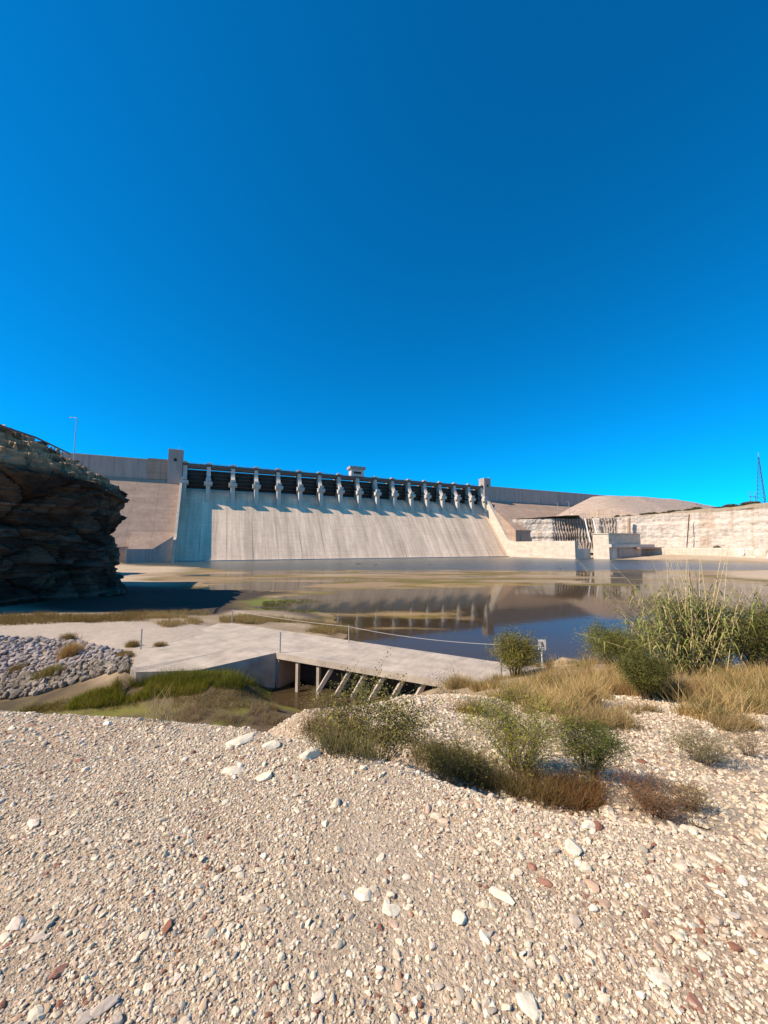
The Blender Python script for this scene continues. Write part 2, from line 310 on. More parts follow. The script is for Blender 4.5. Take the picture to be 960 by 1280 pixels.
# water surface
def water_mat():
    m = bpy.data.materials.new('water'); m.use_nodes = True; t = m.node_tree; N, L = t.nodes, t.links; N.clear()
    o = N.new('ShaderNodeOutputMaterial'); g = N.new('ShaderNodeBsdfGlossy'); tr = N.new('ShaderNodeBsdfTransparent'); mx = N.new('ShaderNodeMixShader')
    tr.inputs[0].default_value = (.62, .60, .48, 1); fr = N.new('ShaderNodeFresnel'); fr.inputs[0].default_value = 1.34
    tc = N.new('ShaderNodeTexCoord'); sx = N.new('ShaderNodeSeparateXYZ'); L.new(tc.outputs['Object'], sx.inputs[0])
    nz = N.new('ShaderNodeTexNoise'); nz.inputs['Scale'].default_value = .02; L.new(tc.outputs['Object'], nz.inputs[0])
    ad = N.new('ShaderNodeMath'); ad.operation = 'MULTIPLY_ADD'; ad.inputs[1].default_value = 22; L.new(nz.outputs[0], ad.inputs[0]); L.new(sx.outputs[1], ad.inputs[2])
    mr = N.new('ShaderNodeMapRange'); mr.inputs[1].default_value = 170; mr.inputs[2].default_value = 190; L.new(ad.outputs[0], mr.inputs[0])
    n1 = N.new('ShaderNodeTexNoise'); n1.inputs['Scale'].default_value = 1.1; n1.inputs['Detail'].default_value = 3; L.new(tc.outputs['Object'], n1.inputs[0])
    n2 = N.new('ShaderNodeTexNoise'); n2.inputs['Scale'].default_value = .5; n2.inputs['Detail'].default_value = 2; L.new(tc.outputs['Object'], n2.inputs[0])
    b1 = N.new('ShaderNodeBump'); b1.inputs['Distance'].default_value = .02; b1.inputs['Strength'].default_value = .25; L.new(n2.outputs[0], b1.inputs['Height'])
    b2 = N.new('ShaderNodeBump'); b2.inputs['Distance'].default_value = .30; L.new(mr.outputs[0], b2.inputs['Strength']); L.new(n1.outputs[0], b2.inputs['Height']); L.new(b1.outputs[0], b2.inputs['Normal'])
    rg = N.new('ShaderNodeMapRange'); rg.inputs[3].default_value = .055; rg.inputs[4].default_value = .22; L.new(mr.outputs[0], rg.inputs[0]); L.new(rg.outputs[0], g.inputs['Roughness'])
    L.new(b2.outputs[0], g.inputs['Normal']); L.new(b1.outputs[0], fr.inputs['Normal'])
    df = N.new('ShaderNodeBsdfDiffuse'); df.inputs[0].default_value = (.15, .10, .055, 1); m1 = N.new('ShaderNodeMixShader'); m1.inputs[0].default_value = .30; tl = N.new('ShaderNodeMix'); tl.data_type = 'RGBA'; tl.inputs[6].default_value = (.15, .10, .055, 1); tl.inputs[7].default_value = (.03, .11, .11, 1); L.new(mr.outputs[0], tl.inputs[0]); L.new(tl.outputs[2], df.inputs[0])  # brown silt; far strip's teal is sky reflection painted into the diffuse colour
    L.new(tr.outputs[0], m1.inputs[1]); L.new(df.outputs[0], m1.inputs[2])
    fm = N.new('ShaderNodeMath'); fm.operation = 'MULTIPLY'; fm.inputs[1].default_value = .8; L.new(fr.outputs[0], fm.inputs[0])
    L.new(fm.outputs[0], mx.inputs[0]); L.new(m1.outputs[0], mx.inputs[1]); L.new(g.outputs[0], mx.inputs[2])
    # floating algae scum in broken streaks
    def nse(sc, det, off=(0, 0, 0), rgh=.6):
        mp = N.new('ShaderNodeMapping'); mp.inputs['Scale'].default_value = sc; mp.inputs['Location'].default_value = off; L.new(tc.outputs['Object'], mp.inputs[0])
        n = N.new('ShaderNodeTexNoise'); n.inputs['Scale'].default_value = 1; n.inputs['Detail'].default_value = det; n.inputs['Roughness'].default_value = rgh; n.inputs['Distortion'].default_value = .6; L.new(mp.outputs[0], n.inputs[0]); return n.outputs[0]
    def rng_(src, a, b, c=0., d=1.):
        r = N.new('ShaderNodeMapRange'); r.inputs[1].default_value = a; r.inputs[2].default_value = b; r.inputs[3].default_value = c; r.inputs[4].default_value = d; L.new(src, r.inputs[0]); return r.outputs[0]
    def mul(a, b):
        x = N.new('ShaderNodeMath'); x.operation = 'MULTIPLY'; L.new(a, x.inputs[0]); L.new(b, x.inputs[1]); return x.outputs[0]
    s1 = nse((.018, .075, 1), 9, rgh=.68); zone = mul(rng_(sx.outputs[1], 84, 100), rng_(sx.outputs[1], 172, 160)); near = mul(mul(rng_(sx.outputs[1], 44, 52), rng_(sx.outputs[1], 86, 78)), rng_(sx.outputs[0], 24, 2))
    thr = N.new('ShaderNodeMath'); thr.operation = 'MULTIPLY_ADD'; L.new(zone, thr.inputs[0]); thr.inputs[1].default_value = .085; thr.inputs[2].default_value = -.02
    t2 = N.new('ShaderNodeMath'); t2.operation = 'MULTIPLY_ADD'; L.new(near, t2.inputs[0]); t2.inputs[1].default_value = .10; L.new(thr.outputs[0], t2.inputs[2])
    ad2 = N.new('ShaderNodeMath'); ad2.operation = 'ADD'; L.new(s1, ad2.inputs[0]); L.new(t2.outputs[0], ad2.inputs[1])
    msk = rng_(ad2.outputs[0], .585, .67, 0, .8)
    cr = N.new('ShaderNodeMix'); cr.data_type = 'RGBA'; cr.inputs[6].default_value = (.20, .15, .035, 1); cr.inputs[7].default_value = (.34, .235, .12, 1); L.new(rng_(nse((.05, .15, 1), 5, (9, 4, 0)), .42, .58), cr.inputs[0])
    d2 = N.new('ShaderNodeBsdfDiffuse'); L.new(cr.outputs[2], d2.inputs[0]); m3 = N.new('ShaderNodeMixShader'); L.new(msk, m3.inputs[0]); L.new(mx.outputs[0], m3.inputs[1]); L.new(d2.outputs[0], m3.inputs[2])
    L.new(m3.outputs[0], o.inputs[0])
    return m
wt = link('water', npmesh('water', [(-260, 14, 0), (420, 14, 0), (420, 420, 0), (-260, 420, 0)], [(0, 1, 2, 3)]), water_mat()); tag(wt, kind='structure')

# ------------------------------------------------------------------ the dam
A = .426; PX, PY = -156.96, 296.99
dam = empty('dam', (PX, PY, 0), A, label='long concrete gravity dam with sixteen spillway gates between piers', cat='dam')
def D2W(x, n): return (PX+math.cos(A)*x+math.sin(A)*n, PY+math.sin(A)*x-math.cos(A)*n)
TOP = 75.4; BAY = 18.125
cpf = [(-12, 50), (-9, 54.5), (-6, 56), (-3, 55.4), (0, 53.2), (3, 49.8), (6, 45.7)]
chute_prof = cpf+[(6+32*k/10, 45.7*(1-k/10)) for k in range(1, 10)]+[(38, 0), (41, -4), (-14, -4)]
MB().prism_x(chute_prof, 0, 290).build('spillway_chute', m_chute, dam)
MB().box(0, 290, -39.4, -37.2, -3, .55).build('chute_sill', m_conc, dam)
def chute_z(n): return 45.7*(1-(n-6)/32)
def pier_part(x, wdt, end=False):
    p = MB()
    lo = [(7.0, 58.2), (6.6, 44.2)]
    prof = [(-12, 50), (-12, 73.4), (.8, 73.4), (1.0, 69.5), (2.0, 66.3), (4.2, 63.4), (6.8, 61.6), (7.4, 60.9), (7.4, 58.6), (7.0, 58.0), (7.0, 43.6), (4, 46), (0, 50)]
    p.prism_x(prof, x-wdt/2, x+wdt/2); o = p.build('pier', m_conc, dam)
    b = MB(); b.prism_x([(4.0, 61.2), (8.3, 60.6), (8.6, 58.2), (4.4, 57.4)], x-wdt/2-1.5, x+wdt/2+1.5)
    b.box(x-wdt/2-.4, x+wdt/2+.4, -8.0, -5.6, 61.3, 63.0); b.build('trunnion_bracket', m_conc, o)
    c = MB(); c.box(x-2.2, x+2.2, -1.6, 2.0, TOP+.003, TOP+.75); c.box(x-1.2, x+1.2, -.9, 1.4, TOP+.7, TOP+1.6); c.build('pier_cap', m_conc, o)
for t in range(0, 17): pier_part(t*BAY+(1.2 if t == 0 else -1.2 if t == 16 else 0), 3.0)
for t in range(16):
    x0, x1 = t*BAY+1.52, (t+1)*BAY-1.52
    if t == 0: x0 += 1.2
    if t == 15: x1 -= 1.2
    arc = [(-6+3.8*math.sin(k/10*math.pi*.55), 56+15.4*k/10) for k in range(11)]
    pr = [(-n_, z_) for n_, z_ in arc]
    g = MB(); g.prism_x([(a_, b_) for a_, b_ in [(-5.6+1.6*math.sin(k/10*2.2), 56.1+15.2*k/10) for k in range(11)]]+[(-6.3+1.6*math.sin(k/10*2.2), 56.1+15.2*k/10) for k in range(10, -1, -1)], x0, x1)
    go = g.build('gate', m_dark, dam)
    gg = MB()
    for zz in (59, 62, 65, 68, 70.6):
        n_ = -5.6+1.6*math.sin((zz-56.1)/15.2*2.2); gg.box(x0+.2, x1-.2, -n_-.9, -n_+.05, zz-.16, zz+.16)
    gg.build('girder', m_girder, go)
    for xx in (x0+2.2, x1-2.2):
        ga = MB(); sgn = -1 if xx < (x0+x1)/2 else 1
        for zz in (60, 67): ga.bar((xx, 4.0, zz), (xx+sgn*1.7, -5.5, 59.6), .6, .7)
        ga.build('gate_arm', m_dark, go)
db = MB(); db.box(-2, 292, -.5, 9, 73.41, TOP); bo = db.build('road_deck', M('dark_parapet', (.15, .125, .11), noises=(((.5, .5, .2), .7, 1.2, 5),)), dam)
b = MB(); b.box(0, 290, .2, 1.4, 72.0, 73.4); b.box(0, 290, 4, 5.2, 71.9, 73.4); b.build('deck_beam', m_girder, dam)
rl = MB()
for k in range(0, 146): rl.box(k*2-.04, k*2+.04, -.42, -.34, TOP, TOP+1.05)
rl.box(0, 290, -.43, -.33, TOP+1.0, TOP+1.1); rl.box(0, 290, -.43, -.33, TOP+.55, TOP+.62); rl.build('railing', m_metal, bo)
# gatehouse
gh = MB(); gh.box(138.5, 151, -1, 6, TOP+.005, 82); gho = gh.build('gatehouse', m_conc, dam)
gh = MB(); gh.box(137, 152.5, -2.2, 7, 82.01, 84.6); gh.build('roof_slab', m_parapet, gho)
gh = MB(); gh.box(141, 148.5, -1.06, -.9, 77.6, 79.8); gh.build('window', m_dark, gho)
# end towers
def tower(x0, x1, n0, n1, z0, z1):
    o = MB().box(x0, x1, -n1, -n0, z0, z1).build('tower', m_parapet, dam, bevel=.15)
    MB().box(x0-.2, x1+.2, -n1-.2, -n0+.2, z1+.003, z1+.5).build('coping', m_conc, o)
    MB().box((x0+x1)/2-1, (x0+x1)/2+1, -n1-.08, -n1+.1, z1-9, z1-6.5).build('window', m_dark, o)
    MB().tube(((x0+x1)/2+2, -n1+1, z1+.5), ((x0+x1)/2+2, -n1+1, z1+3), .12, .08).build('lightning_rod', m_metal, o)
tower(-10.5, -.6, -6, 3.2, 44, 84.4); tower(290.6, 299.5, -6, 3.2, 48, 83.6)
# walls either side of the spillway
def side(x0, x1, zb, n_end, z_end, name, xf=None):
    pf_ = MB().prism_x([(-10, zb-.5), (-10, TOP), (1, TOP), (1, zb-.5)], x0, x1).build(name+'_parapet', m_parapet, dam)
    MB().box(x0, x1, -1.5, -.6, TOP+.003, TOP+.5).build('coping', m_conc, pf_)
    MB().prism_x([(-10, zb-.51), (1.8, zb-.51), (n_end, z_end), (n_end+1, z_end-14), (-10, z_end-14)], x0, xf or x1).build(name+'_face', m_wallc, dam)
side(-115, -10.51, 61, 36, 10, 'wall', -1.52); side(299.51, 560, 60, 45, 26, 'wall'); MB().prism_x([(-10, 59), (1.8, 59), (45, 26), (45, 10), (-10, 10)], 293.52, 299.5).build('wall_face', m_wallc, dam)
MB().box(-24, -10.52, -1.6, 5, 61, TOP+1.3).build('wall_pilaster', m_wallc, dam)
# training walls following the chute
def trw(x0, x1, tail, zt):
    n_s = [(3, 62), (8.2, 58.6)]
    pf = n_s+[(8.2+25.5*k/8, 58.6-36.0*k/8) for k in range(1, 9)]+[(36.0, 18.9), (38.6, 16.2), (42, zt+.5), (46, zt), (tail, zt), (tail, -4), (30, -4), (0, 40)]
    return MB().prism_x(pf, x0, x1).build('training_wall', m_pale, dam)
trw(-1.5, .1, 47, 14.6); trw(289.9, 293.5, 114.6, 14.6)
MB().box(293.52, 308, -114.4, -45, -4, 8.3).build('wall_buttress', m_conc, dam)
# left basin wall and apron
bw = MB(); bw.prism_x([(42, -4), (42, 8.6), (43.5, 8.6), (43.5, -4)], -27, -13)
bw.prism_z([(-13, -43.5), (-1.51, -43.5), (-1.51, -42), (-13, -42)], -4, [8.6, 16.8, 16.8, 8.6]); bw.build('basin_wall', m_parapet, dam)
MB().box(-27.6, -26.98, -43.8, -30, -4, 8.9).build('basin_wall', m_pale, dam)
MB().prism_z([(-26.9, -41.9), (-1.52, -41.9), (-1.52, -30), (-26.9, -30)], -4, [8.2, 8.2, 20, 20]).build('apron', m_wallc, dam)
# outlet block on the right
blk = empty('outlet_structure', (*D2W(308, 131), 0), A, label='blocky pale concrete outlet building at the waterline with shaded front and dark ledges', cat='outlet building')
MB().box(0, 39.5, 0, 14, -4, 20).build('wall', m_pale, blk, bevel=.1)
MB().box(3, 8, -.06, .5, -1, 8.0).build('recess', m_conc, blk)
MB().box(-.4, 54, -2.4, 0, 9.5, 11.8).build('ledge', m_conc, blk)
MB().box(30, 62, -5.5, 6, 8.2, 9.45).build('ledge', m_wallc, blk)
MB().box(10, 34, -.9, -.003, -4, 8.1).build('gate_panel', m_parapet, blk)
MB().box(-.6, 40.1, -.6, 14.6, 20.004, 20.7).build('roof_slab', m_pale, blk)

# ------------------------------------------------------------------ rocks: shape helpers
def ico(n):
    t = (1+5**.5)/2
    v = [(-1, t, 0), (1, t, 0), (-1, -t, 0), (1, -t, 0), (0, -1, t), (0, 1, t), (0, -1, -t), (0, 1, -t), (t, 0, -1), (t, 0, 1), (-t, 0, -1), (-t, 0, 1)]
    f = [(0, 11, 5), (0, 5, 1), (0, 1, 7), (0, 7, 10), (0, 10, 11), (1, 5, 9), (5, 11, 4), (11, 10, 2), (10, 7, 6), (7, 1, 8), (3, 9, 4), (3, 4, 2), (3, 2, 6), (3, 6, 8), (3, 8, 9), (4, 9, 5), (2, 4, 11), (6, 2, 10), (8, 6, 7), (9, 8, 1)]
    v = [np.array(p)/np.linalg.norm(p) for p in v]
    for _ in range(n):
        c = {}; g = []
        def mp(a, b):
            k = (min(a, b), max(a, b))
            if k not in c: p = v[a]+v[b]; v.append(p/np.linalg.norm(p)); c[k] = len(v)-1
            return c[k]
        for a, b, d in f:
            x, y, z = mp(a, b), mp(b, d), mp(d, a); g += [(a, x, z), (b, y, x), (d, z, y), (x, y, z)]
        f = g
    return np.array(v), np.array(f)
def rock_shape(level, planes=11, rough=.05, seed=0, rnd=.35):
    r = np.random.default_rng(seed); V, Fc = ico(level)
    n = r.normal(size=(planes, 3)); n /= np.linalg.norm(n, axis=1)[:, None]; d = r.uniform(.55, 1.0, planes)
    q = V@n.T; q = np.where(q > .05, d/np.maximum(q, .05), 9); rad = np.minimum(q.min(1), 1.15)
    rad = rad*(1-rnd)+rnd*.85
    V = V*rad[:, None]
    if rough: V = V*(1+fbm(V*2.5+seed, 3, seed)[:, None]*rough*2)
    return V, Fc
def scatter(name, X, Y, Z, size, level, cols, flat=.62, mat=None, nvar=18, sink=.36):
    n = len(X); VV = []; FF = []; CC = []; off = 0
    var = rng.integers(0, nvar, n)
    for k in range(nvar):
        i = np.where(var == k)[0]
        if not len(i): continue
        V, Fc = rock_shape(level, 7, .02, k+level*50, .08)
        s = np.stack([rng.uniform(.75, 1.35, len(i)), rng.uniform(.65, 1.1, len(i)), rng.uniform(flat*.6, flat*1.25, len(i))], 1)*size[i][:, None]
        L = V[None]*s[:, None, :]
        a = rng.uniform(0, 6.28, len(i)); tx = rng.normal(0, .28, len(i)); ty = rng.normal(0, .28, len(i))
        cx, sx_ = np.cos(tx)[:, None], np.sin(tx)[:, None]; y = L[..., 1]*cx-L[..., 2]*sx_; z = L[..., 1]*sx_+L[..., 2]*cx; L[..., 1] = y; L[..., 2] = z
        cx, sx_ = np.cos(ty)[:, None], np.sin(ty)[:, None]; x = L[..., 0]*cx+L[..., 2]*sx_; z = -L[..., 0]*sx_+L[..., 2]*cx; L[..., 0] = x; L[..., 2] = z
        ca, sa = np.cos(a)[:, None], np.sin(a)[:, None]; x = L[..., 0]*ca-L[..., 1]*sa; y = L[..., 0]*sa+L[..., 1]*ca
        L[..., 0] = x+X[i][:, None]; L[..., 1] = y+Y[i][:, None]; L[..., 2] += (Z[i]+size[i]*flat*(1-2*sink))[:, None]
        m = V.shape[0]; VV.append(L.reshape(-1, 3)); FF.append((Fc[None]+(np.arange(len(i))*m)[:, None, None]+off).reshape(-1, 3)); off += m*len(i)
        CC.append(np.repeat(cols[i], m, 0))
    me = npmesh(name, np.concatenate(VV), np.concatenate(FF), np.concatenate(CC), False)
    return link(name, me, mat or m_stone)
PAL = C([(.62, .515, .37), (.56, .45, .315), (.47, .385, .28), (.72, .63, .48), (.45, .32, .21), (.22, .10, .06), (.60, .51, .37), (.38, .32, .25)])
PW = C([.27, .22, .15, .07, .10, .03, .13, .03])
def palette(n, pw=PW):
    c = PAL[rng.choice(len(PAL), n, p=pw/pw.sum())]; return np.clip(c*rng.uniform(.85, 1.12, (n, 1))*rng.uniform(.97, 1.03, (n, 3)), 0, .9)

# foreground gravel: fine near the camera, everything else coarser with distance
def gravel(name, n, xr, yr, smin, smed, smax, level, cond, sig=.45, flat=.62, pw=PW, clump=0):
    X = rng.uniform(*xr, n); Y = rng.uniform(*yr, n); k = cond(X, Y); X, Y = X[k], Y[k]
    if clump:
        k = fbm(np.c_[X, Y, X*0]*clump, 3, 77) + rng.uniform(-.45, .45, len(X)) > -.30; X, Y = X[k], Y[k]
    s = np.clip(np.exp(rng.normal(math.log(smed), sig, len(X))), smin, smax)
    o = scatter(name, X, Y, terrain(X, Y), s, level, palette(len(X), pw), flat); return o
inview = lambda m: (lambda X, Y: (np.abs(X) < Y*1.04+m) & (crest_s(X, Y) < .45))
g1 = gravel('gravel', 300000, (-5, 5), (1.0, 5.2), .0026, .0056, .015, 0, inview(.25), .42, clump=1.1)
tag(g1, 'fine pale crushed gravel scattered over the foreground bank', 'gravel', kind='stuff')
g2 = gravel('gravel', 26000, (-5, 5), (1.0, 5.2), .006, .009, .026, 1, inview(.25), .42, flat=.5, clump=.8)
tag(g2, 'coarser cream and tan pebbles among the fine gravel in the foreground', 'gravel', kind='stuff')
def edge(X, Y):
    s = crest_s(X, Y); return (s > -.55) & (s < .8) & (np.abs(X) < Y*1.1+.4)
g3 = gravel('gravel', 22000, (-6, 6), (1.2, 6.5), .006, .0105, .034, 1, edge, .45)
tag(g3, 'chunky pale rubble along the lip of the gravel bank', 'gravel', kind='stuff')
g4 = gravel('gravel', 150000, (-6, 22), (3, 17), .010, .018, .085, 0, lambda X, Y: (crest_s(X, Y) > .5) & (X > -2.5+.0*Y) & (X < Y*1.1+1) & (X > (Y-9)*.6-3) & (Y < 12.5+0*X), .45)
tag(g4, 'rounded pale cobbles and gravel on the lower terrace behind the bushes', 'gravel', kind='stuff')

# individual stones that stand out
rock_meshes = []
for k in range(12):
    V, Fc = rock_shape(3, 9, .05, 300+k, .12)
    V = V*C([1.15, .85, .6])
    rock_meshes.append((V, Fc))
def hits(px, py):
    px = np.asarray(px, float); py = np.asarray(py, float); v = (640-py)/F; rx, ry, rz = (px-480)/F, cp-v*sp, sp+v*cp
    t = np.maximum(1.0, .0*px); act = np.arange(len(px))
    for _ in range(300):
        g = HC+rz[act]*t[act]-terrain(rx[act]*t[act], ry[act]*t[act]); k = g > .012; act = act[k]
        if not len(act): break
        t[act] += np.maximum(g[k]*.6, .012)
    return rx*t, ry*t
def stone(px, py, size, colr, label, group=None, k=None, rz=None, tall=1.0, lift=.12, lng=1.0, name='stone', cat='stone'):
    size *= .85
    k = random.randrange(12) if k is None else k; V, Fc = rock_meshes[k]
    x, y, z = at(px, py, GZ)
    # walk the view ray down to the terrain
    r = ray(px, py)
    hx_, hy_ = hits([px], [py]); x, y = float(hx_[0]), float(hy_[0]); z = float(terrain(x, y)[0])
    me = npmesh(name, V*size*C([lng, 1, tall]), Fc, np.tile(C(colr), (len(V), 1)), False)
    o = link(name, me, m_stone); o.location = (x, y, z+size*tall*lift); o.rotation_euler = (random.uniform(-.2, .2), random.uniform(-.2, .2), random.uniform(0, 6.28) if rz is None else rz)
    return tag(o, label, cat, group)
cream, tanc, brown, grey, pink = (.70, .60, .44), (.66, .53, .41), (.30, .15, .10), (.45, .37, .29), (.55, .38, .27)
stone(760, 1016, .082, cream, 'largest cream boulder on the lip of the gravel bank below the dark shrubs', tall=1.3, rz=.2)
stone(873, 1032, .062, cream, 'oval white rock lying in the shadow at the right end of the brown grass', tall=.9, rz=-.6, lng=1.3, lift=.6)
stone(717, 1060, .055, cream, 'upright egg shaped cream stone with a dark shadow at its right', tall=1.5, rz=1.2)
stone(737, 1032, .045, cream, 'squat cream stone just below the largest boulder', tall=1.0)
stone(388, 944, .085, cream, 'bright cream chunk on the bank lip left of the leafy shrub', tall=1.0)
stone(340, 932, .075, cream, 'wide pale chunk on the bank lip next to the bright cream chunk', tall=.8)
stone(290, 962, .09, cream, 'low flat pale slab half buried in the left part of the bank', tall=.5)
stone(330, 970, .06, cream, 'rounded pale stone beside the half buried slab', tall=.7)
stone(300, 925, .10, cream, 'long narrow pale rock lying on the bank lip', tall=.5, lng=1.6, rz=.9)
stone(43, 1027, .045, tanc, 'flat tan stone alone at the left of the bank', tall=.6, lng=1.3)
stone(296, 1088, .032, cream, 'smooth cream pebble in the middle left of the gravel', tall=.8, rz=.5)
stone(680, 1100, .032, brown, 'egg shaped red brown pebble at the right of the gravel', tall=1, rz=-.5, lng=1.2)
stone(740, 1106, .032, (.5, .33, .22), 'tan brown oval pebble beside the red brown one', tall=1, rz=-.6, lng=1.2)
stone(132, 1256, .036, grey, 'large smooth grey pebble near the bottom left corner', tall=1, lng=1.3, rz=.6)
stone(108, 1270, .03, grey, 'grey pebble partly hidden at the bottom left edge', tall=.8)
stone(145, 1276, .028, grey, 'dark round pebble below the large smooth grey one', tall=1.2)
stone(22, 1155, .042, tanc, 'tan angular stone at the left edge of the gravel', tall=.8)
stone(48, 1172, .03, grey, 'pale grey stone near the left edge of the gravel', tall=.8)
stone(660, 1250, .05, cream, 'wide angular cream stone near the bottom edge right of centre', tall=.7)
stone(826, 1222, .045, cream, 'flat cream slab in the gravel at the lower right', tall=.45)
stone(868, 1250, .03, brown, 'dark brown pebble beneath the flat cream slab', tall=.7)
stone(575, 1145, .042, cream, 'pair member left of centre, chalky white stone in the gravel', tall=.6)
stone(455, 1118, .045, cream, 'chalky broken stone in the centre of the gravel', tall=.6)
stone(490, 1136, .04, cream, 'pale flat stone right beside the chalky broken one', tall=.6)
stone(630, 1122, .045, cream, 'slanted white stone right of centre in the gravel', tall=.7, lng=1.4, rz=-.7)
stone(18, 1290, .04, grey, 'grey stone cut by the bottom left corner', tall=.8)
for k in range(110):
    px = random.uniform(-10, 970); py = 900+380*random.random()**1.1
    lim = np.interp(px, [0, 300, 500, 700, 960], [900, 922, 972, 1035, 1075])
    if py < lim: py = lim+random.uniform(4, 120)
    sz = random.choice([.010, .012, .015, .018, .023])*(1+.4*(1280-py)/400)
    cn = random.choice(['cream', 'cream', 'tan', 'grey', 'pinkish', 'dark red brown', 'cream'])
    stone(px, py, sz, dict(zip(('cream', 'tan', 'grey', 'pinkish', 'dark red brown'), (cream, tanc, grey, pink, brown)))[cn], 'loose %s stone lying in the foreground gravel' % cn, 'loose stones in the gravel', tall=random.uniform(.5, 1.1), lng=random.uniform(.9, 1.5))

# riprap rocks at the left
rip_me = []
for k in range(8):
    V, Fc = rock_shape(2, 8, .04, 500+k, .05); c_ = C([(.25, .205, .155), (.31, .26, .20), (.19, .155, .12), (.38, .32, .25)][k % 4])
    me = npmesh('riprap_rock', V*C([1.1, .85, .7]), Fc, np.tile(c_, (len(V), 1)), False); me.materials.append(m_rock); rip_me.append(me)
ript = []
_px = rng.uniform(-30, 160, 3200); _u = rng.random(3200); _t = np.interp(_px, [0, 90, 158], [797, 800, 818]); _b = np.interp(_px, [-30, 40, 100, 160], [878, 870, 852, 836])
ript = list(zip(*hits(_px, _t+(_b-_t)*_u)))
ript = np.array(ript); ript = ript[ript[:, 1] > 15]; rz_ = terrain(ript[:, 0], ript[:, 1]); keep = []
cell = {}
for i, (x, y) in enumerate(ript):
    c_ = (int(x/.34), int(y/.34))
    if c_ in cell: continue
    cell[c_] = 1; keep.append(i)
keep = keep[:]
order = sorted(keep, key=lambda i: ript[i][1])
for i in order[:300]:
    o = bpy.data.objects.new('riprap_rock', random.choice(rip_me)); COL.objects.link(o); s = random.uniform(.16, .32)
    o.location = (ript[i][0], ript[i][1], rz_[i]+s*.3); o.scale = (s, s, s); o.rotation_euler = [random.uniform(0, 6.28) for _ in range(3)]
    tag(o, 'grey broken riprap boulder on the left bank beside the path', 'rock', 'riprap boulders on the left bank')
rest = order[300:]
if rest:
    q = ript[rest]; o = scatter('riprap', q[:, 0], q[:, 1], rz_[rest], rng.uniform(.15, .3, len(rest)), 1, np.tile(C([.33, .28, .25]), (len(rest), 1)), .8, m_rock)
    tag(o, 'smaller grey riprap filling the back of the left bank', 'rubble', kind='stuff')

# ------------------------------------------------------------------ left cliff
def sheet(name, P, cols, mat, smooth=True):
    h, w_ = P.shape[:2]; ii = np.arange(h*w_).reshape(h, w_)
    q = np.stack([ii[:-1, :-1], ii[:-1, 1:], ii[1:, 1:], ii[1:, :-1]], -1).reshape(-1, 4)
    return link(name, npmesh(name, P.reshape(-1, 3), q, cols.reshape(-1, 3), smooth), mat)
def resample(pts, n):
    pts = np.array(pts, float); d = np.r_[0, np.cumsum(np.linalg.norm(np.diff(pts, axis=0), axis=1))]; s = np.linspace(0, d[-1], n)
    return np.stack([np.interp(s, d, pts[:, k]) for k in range(pts.shape[1])], 1), s
# plan of the face: x, y, cliff-edge z
plan, ps = resample([(-150, 30, 27), (-100, 40, 28), (-72, 46, 28.6), (-61, 51, 28.6), (-56.5, 58, 28.4), (-56.5, 68, 27.4), (-58, 78, 26.2), (-60, 85, 25.3), (-64, 89, 24), (-72, 91, 22.5), (-88, 96, 21)], 420)
tang = np.gradient(plan[:, :2], axis=0); tang /= np.linalg.norm(tang, axis=1)[:, None]
k_ = np.ones(41)/41; tang = np.stack([np.convolve(np.pad(tang[:, i], 20, 'edge'), k_, 'valid') for i in (0, 1)], 1)
nrm = np.stack([tang[:, 1], -tang[:, 0]], 1)
prof = [(2.4, -2), (1.8, 1), (.8, 5), (.2, 9), (-.6, 12.5), (-.3, 15), (.9, 17.5), (1.5, 19.5), (1.3, 21.0), (.3, 22.2)]      # offset out, z
prof += [(-3.5, 25.0), (-9, 28.2), (-12, 28.9)]
pp, _ = resample([(a, b) for a, b in prof[:12]], 260); pp = np.r_[pp, np.linspace((-9.3, 28.4), (-13, 29.2), 20), np.linspace((-14, 29.2), (-60, 29.5), 25)]
Pc = np.zeros((len(pp), len(plan), 3)); sc_ = plan[:, 2]/25.2
for j, (o_, z_) in enumerate(pp):
    Pc[j, :, 0] = plan[:, 0]+nrm[:, 0]*o_; Pc[j, :, 1] = plan[:, 1]+nrm[:, 1]*o_; Pc[j, :, 2] = z_*np.where(z_ > 0, sc_, 1)
fl = Pc.reshape(-1, 3)
zb = fl[:, 2]
def worley(P, seed):                          # per-cell random value and distance to the nearest crack
    I = np.floor(P).astype(np.int64); b1 = np.full(len(P), 9.); b2 = np.full(len(P), 9.); val = np.zeros(len(P))
    for dx in (-1, 0, 1):
        for dy in (-1, 0, 1):
            for dz in (-1, 0, 1):
                J = I+np.array([dx, dy, dz]); h = [((J[:, 0]*73856093 ^ J[:, 1]*19349663 ^ J[:, 2]*83492791)+seed*7919+q*104729) for q in range(4)]
                h = [(((a ^ (a >> 13))*1274126177) >> 8 & 0xffff)/65535. for a in h]
                d = np.sqrt((J[:, 0]+h[0]-P[:, 0])**2+(J[:, 1]+h[1]-P[:, 1])**2+(J[:, 2]+h[2]-P[:, 2])**2)
                k = d < b1; b2 = np.where(k, b1, np.minimum(b2, d)); val = np.where(k, h[3], val); b1 = np.where(k, d, b1)
    return val*2-1, b2-b1
wp = fl+np.c_[fbm(fl*.25, 3, 141), fbm(fl*.25, 3, 142), fbm(fl*.25, 3, 143)]*1.6
wv1, we1 = worley(wp*C([.11, .11, .16]), 1); wv2, we2 = worley(wp*C([.24, .24, .42]), 2)
strata = vnoise(np.c_[fl[:, 0]*.02, fl[:, 1]*.02, zb*.42+fbm(fl*.06, 2, 4)*1.2], 44)
strata2 = vnoise(np.c_[fl[:, 0]*.05, fl[:, 1]*.05, zb*1.3+fbm(fl*.1, 2, 4)*2], 45)
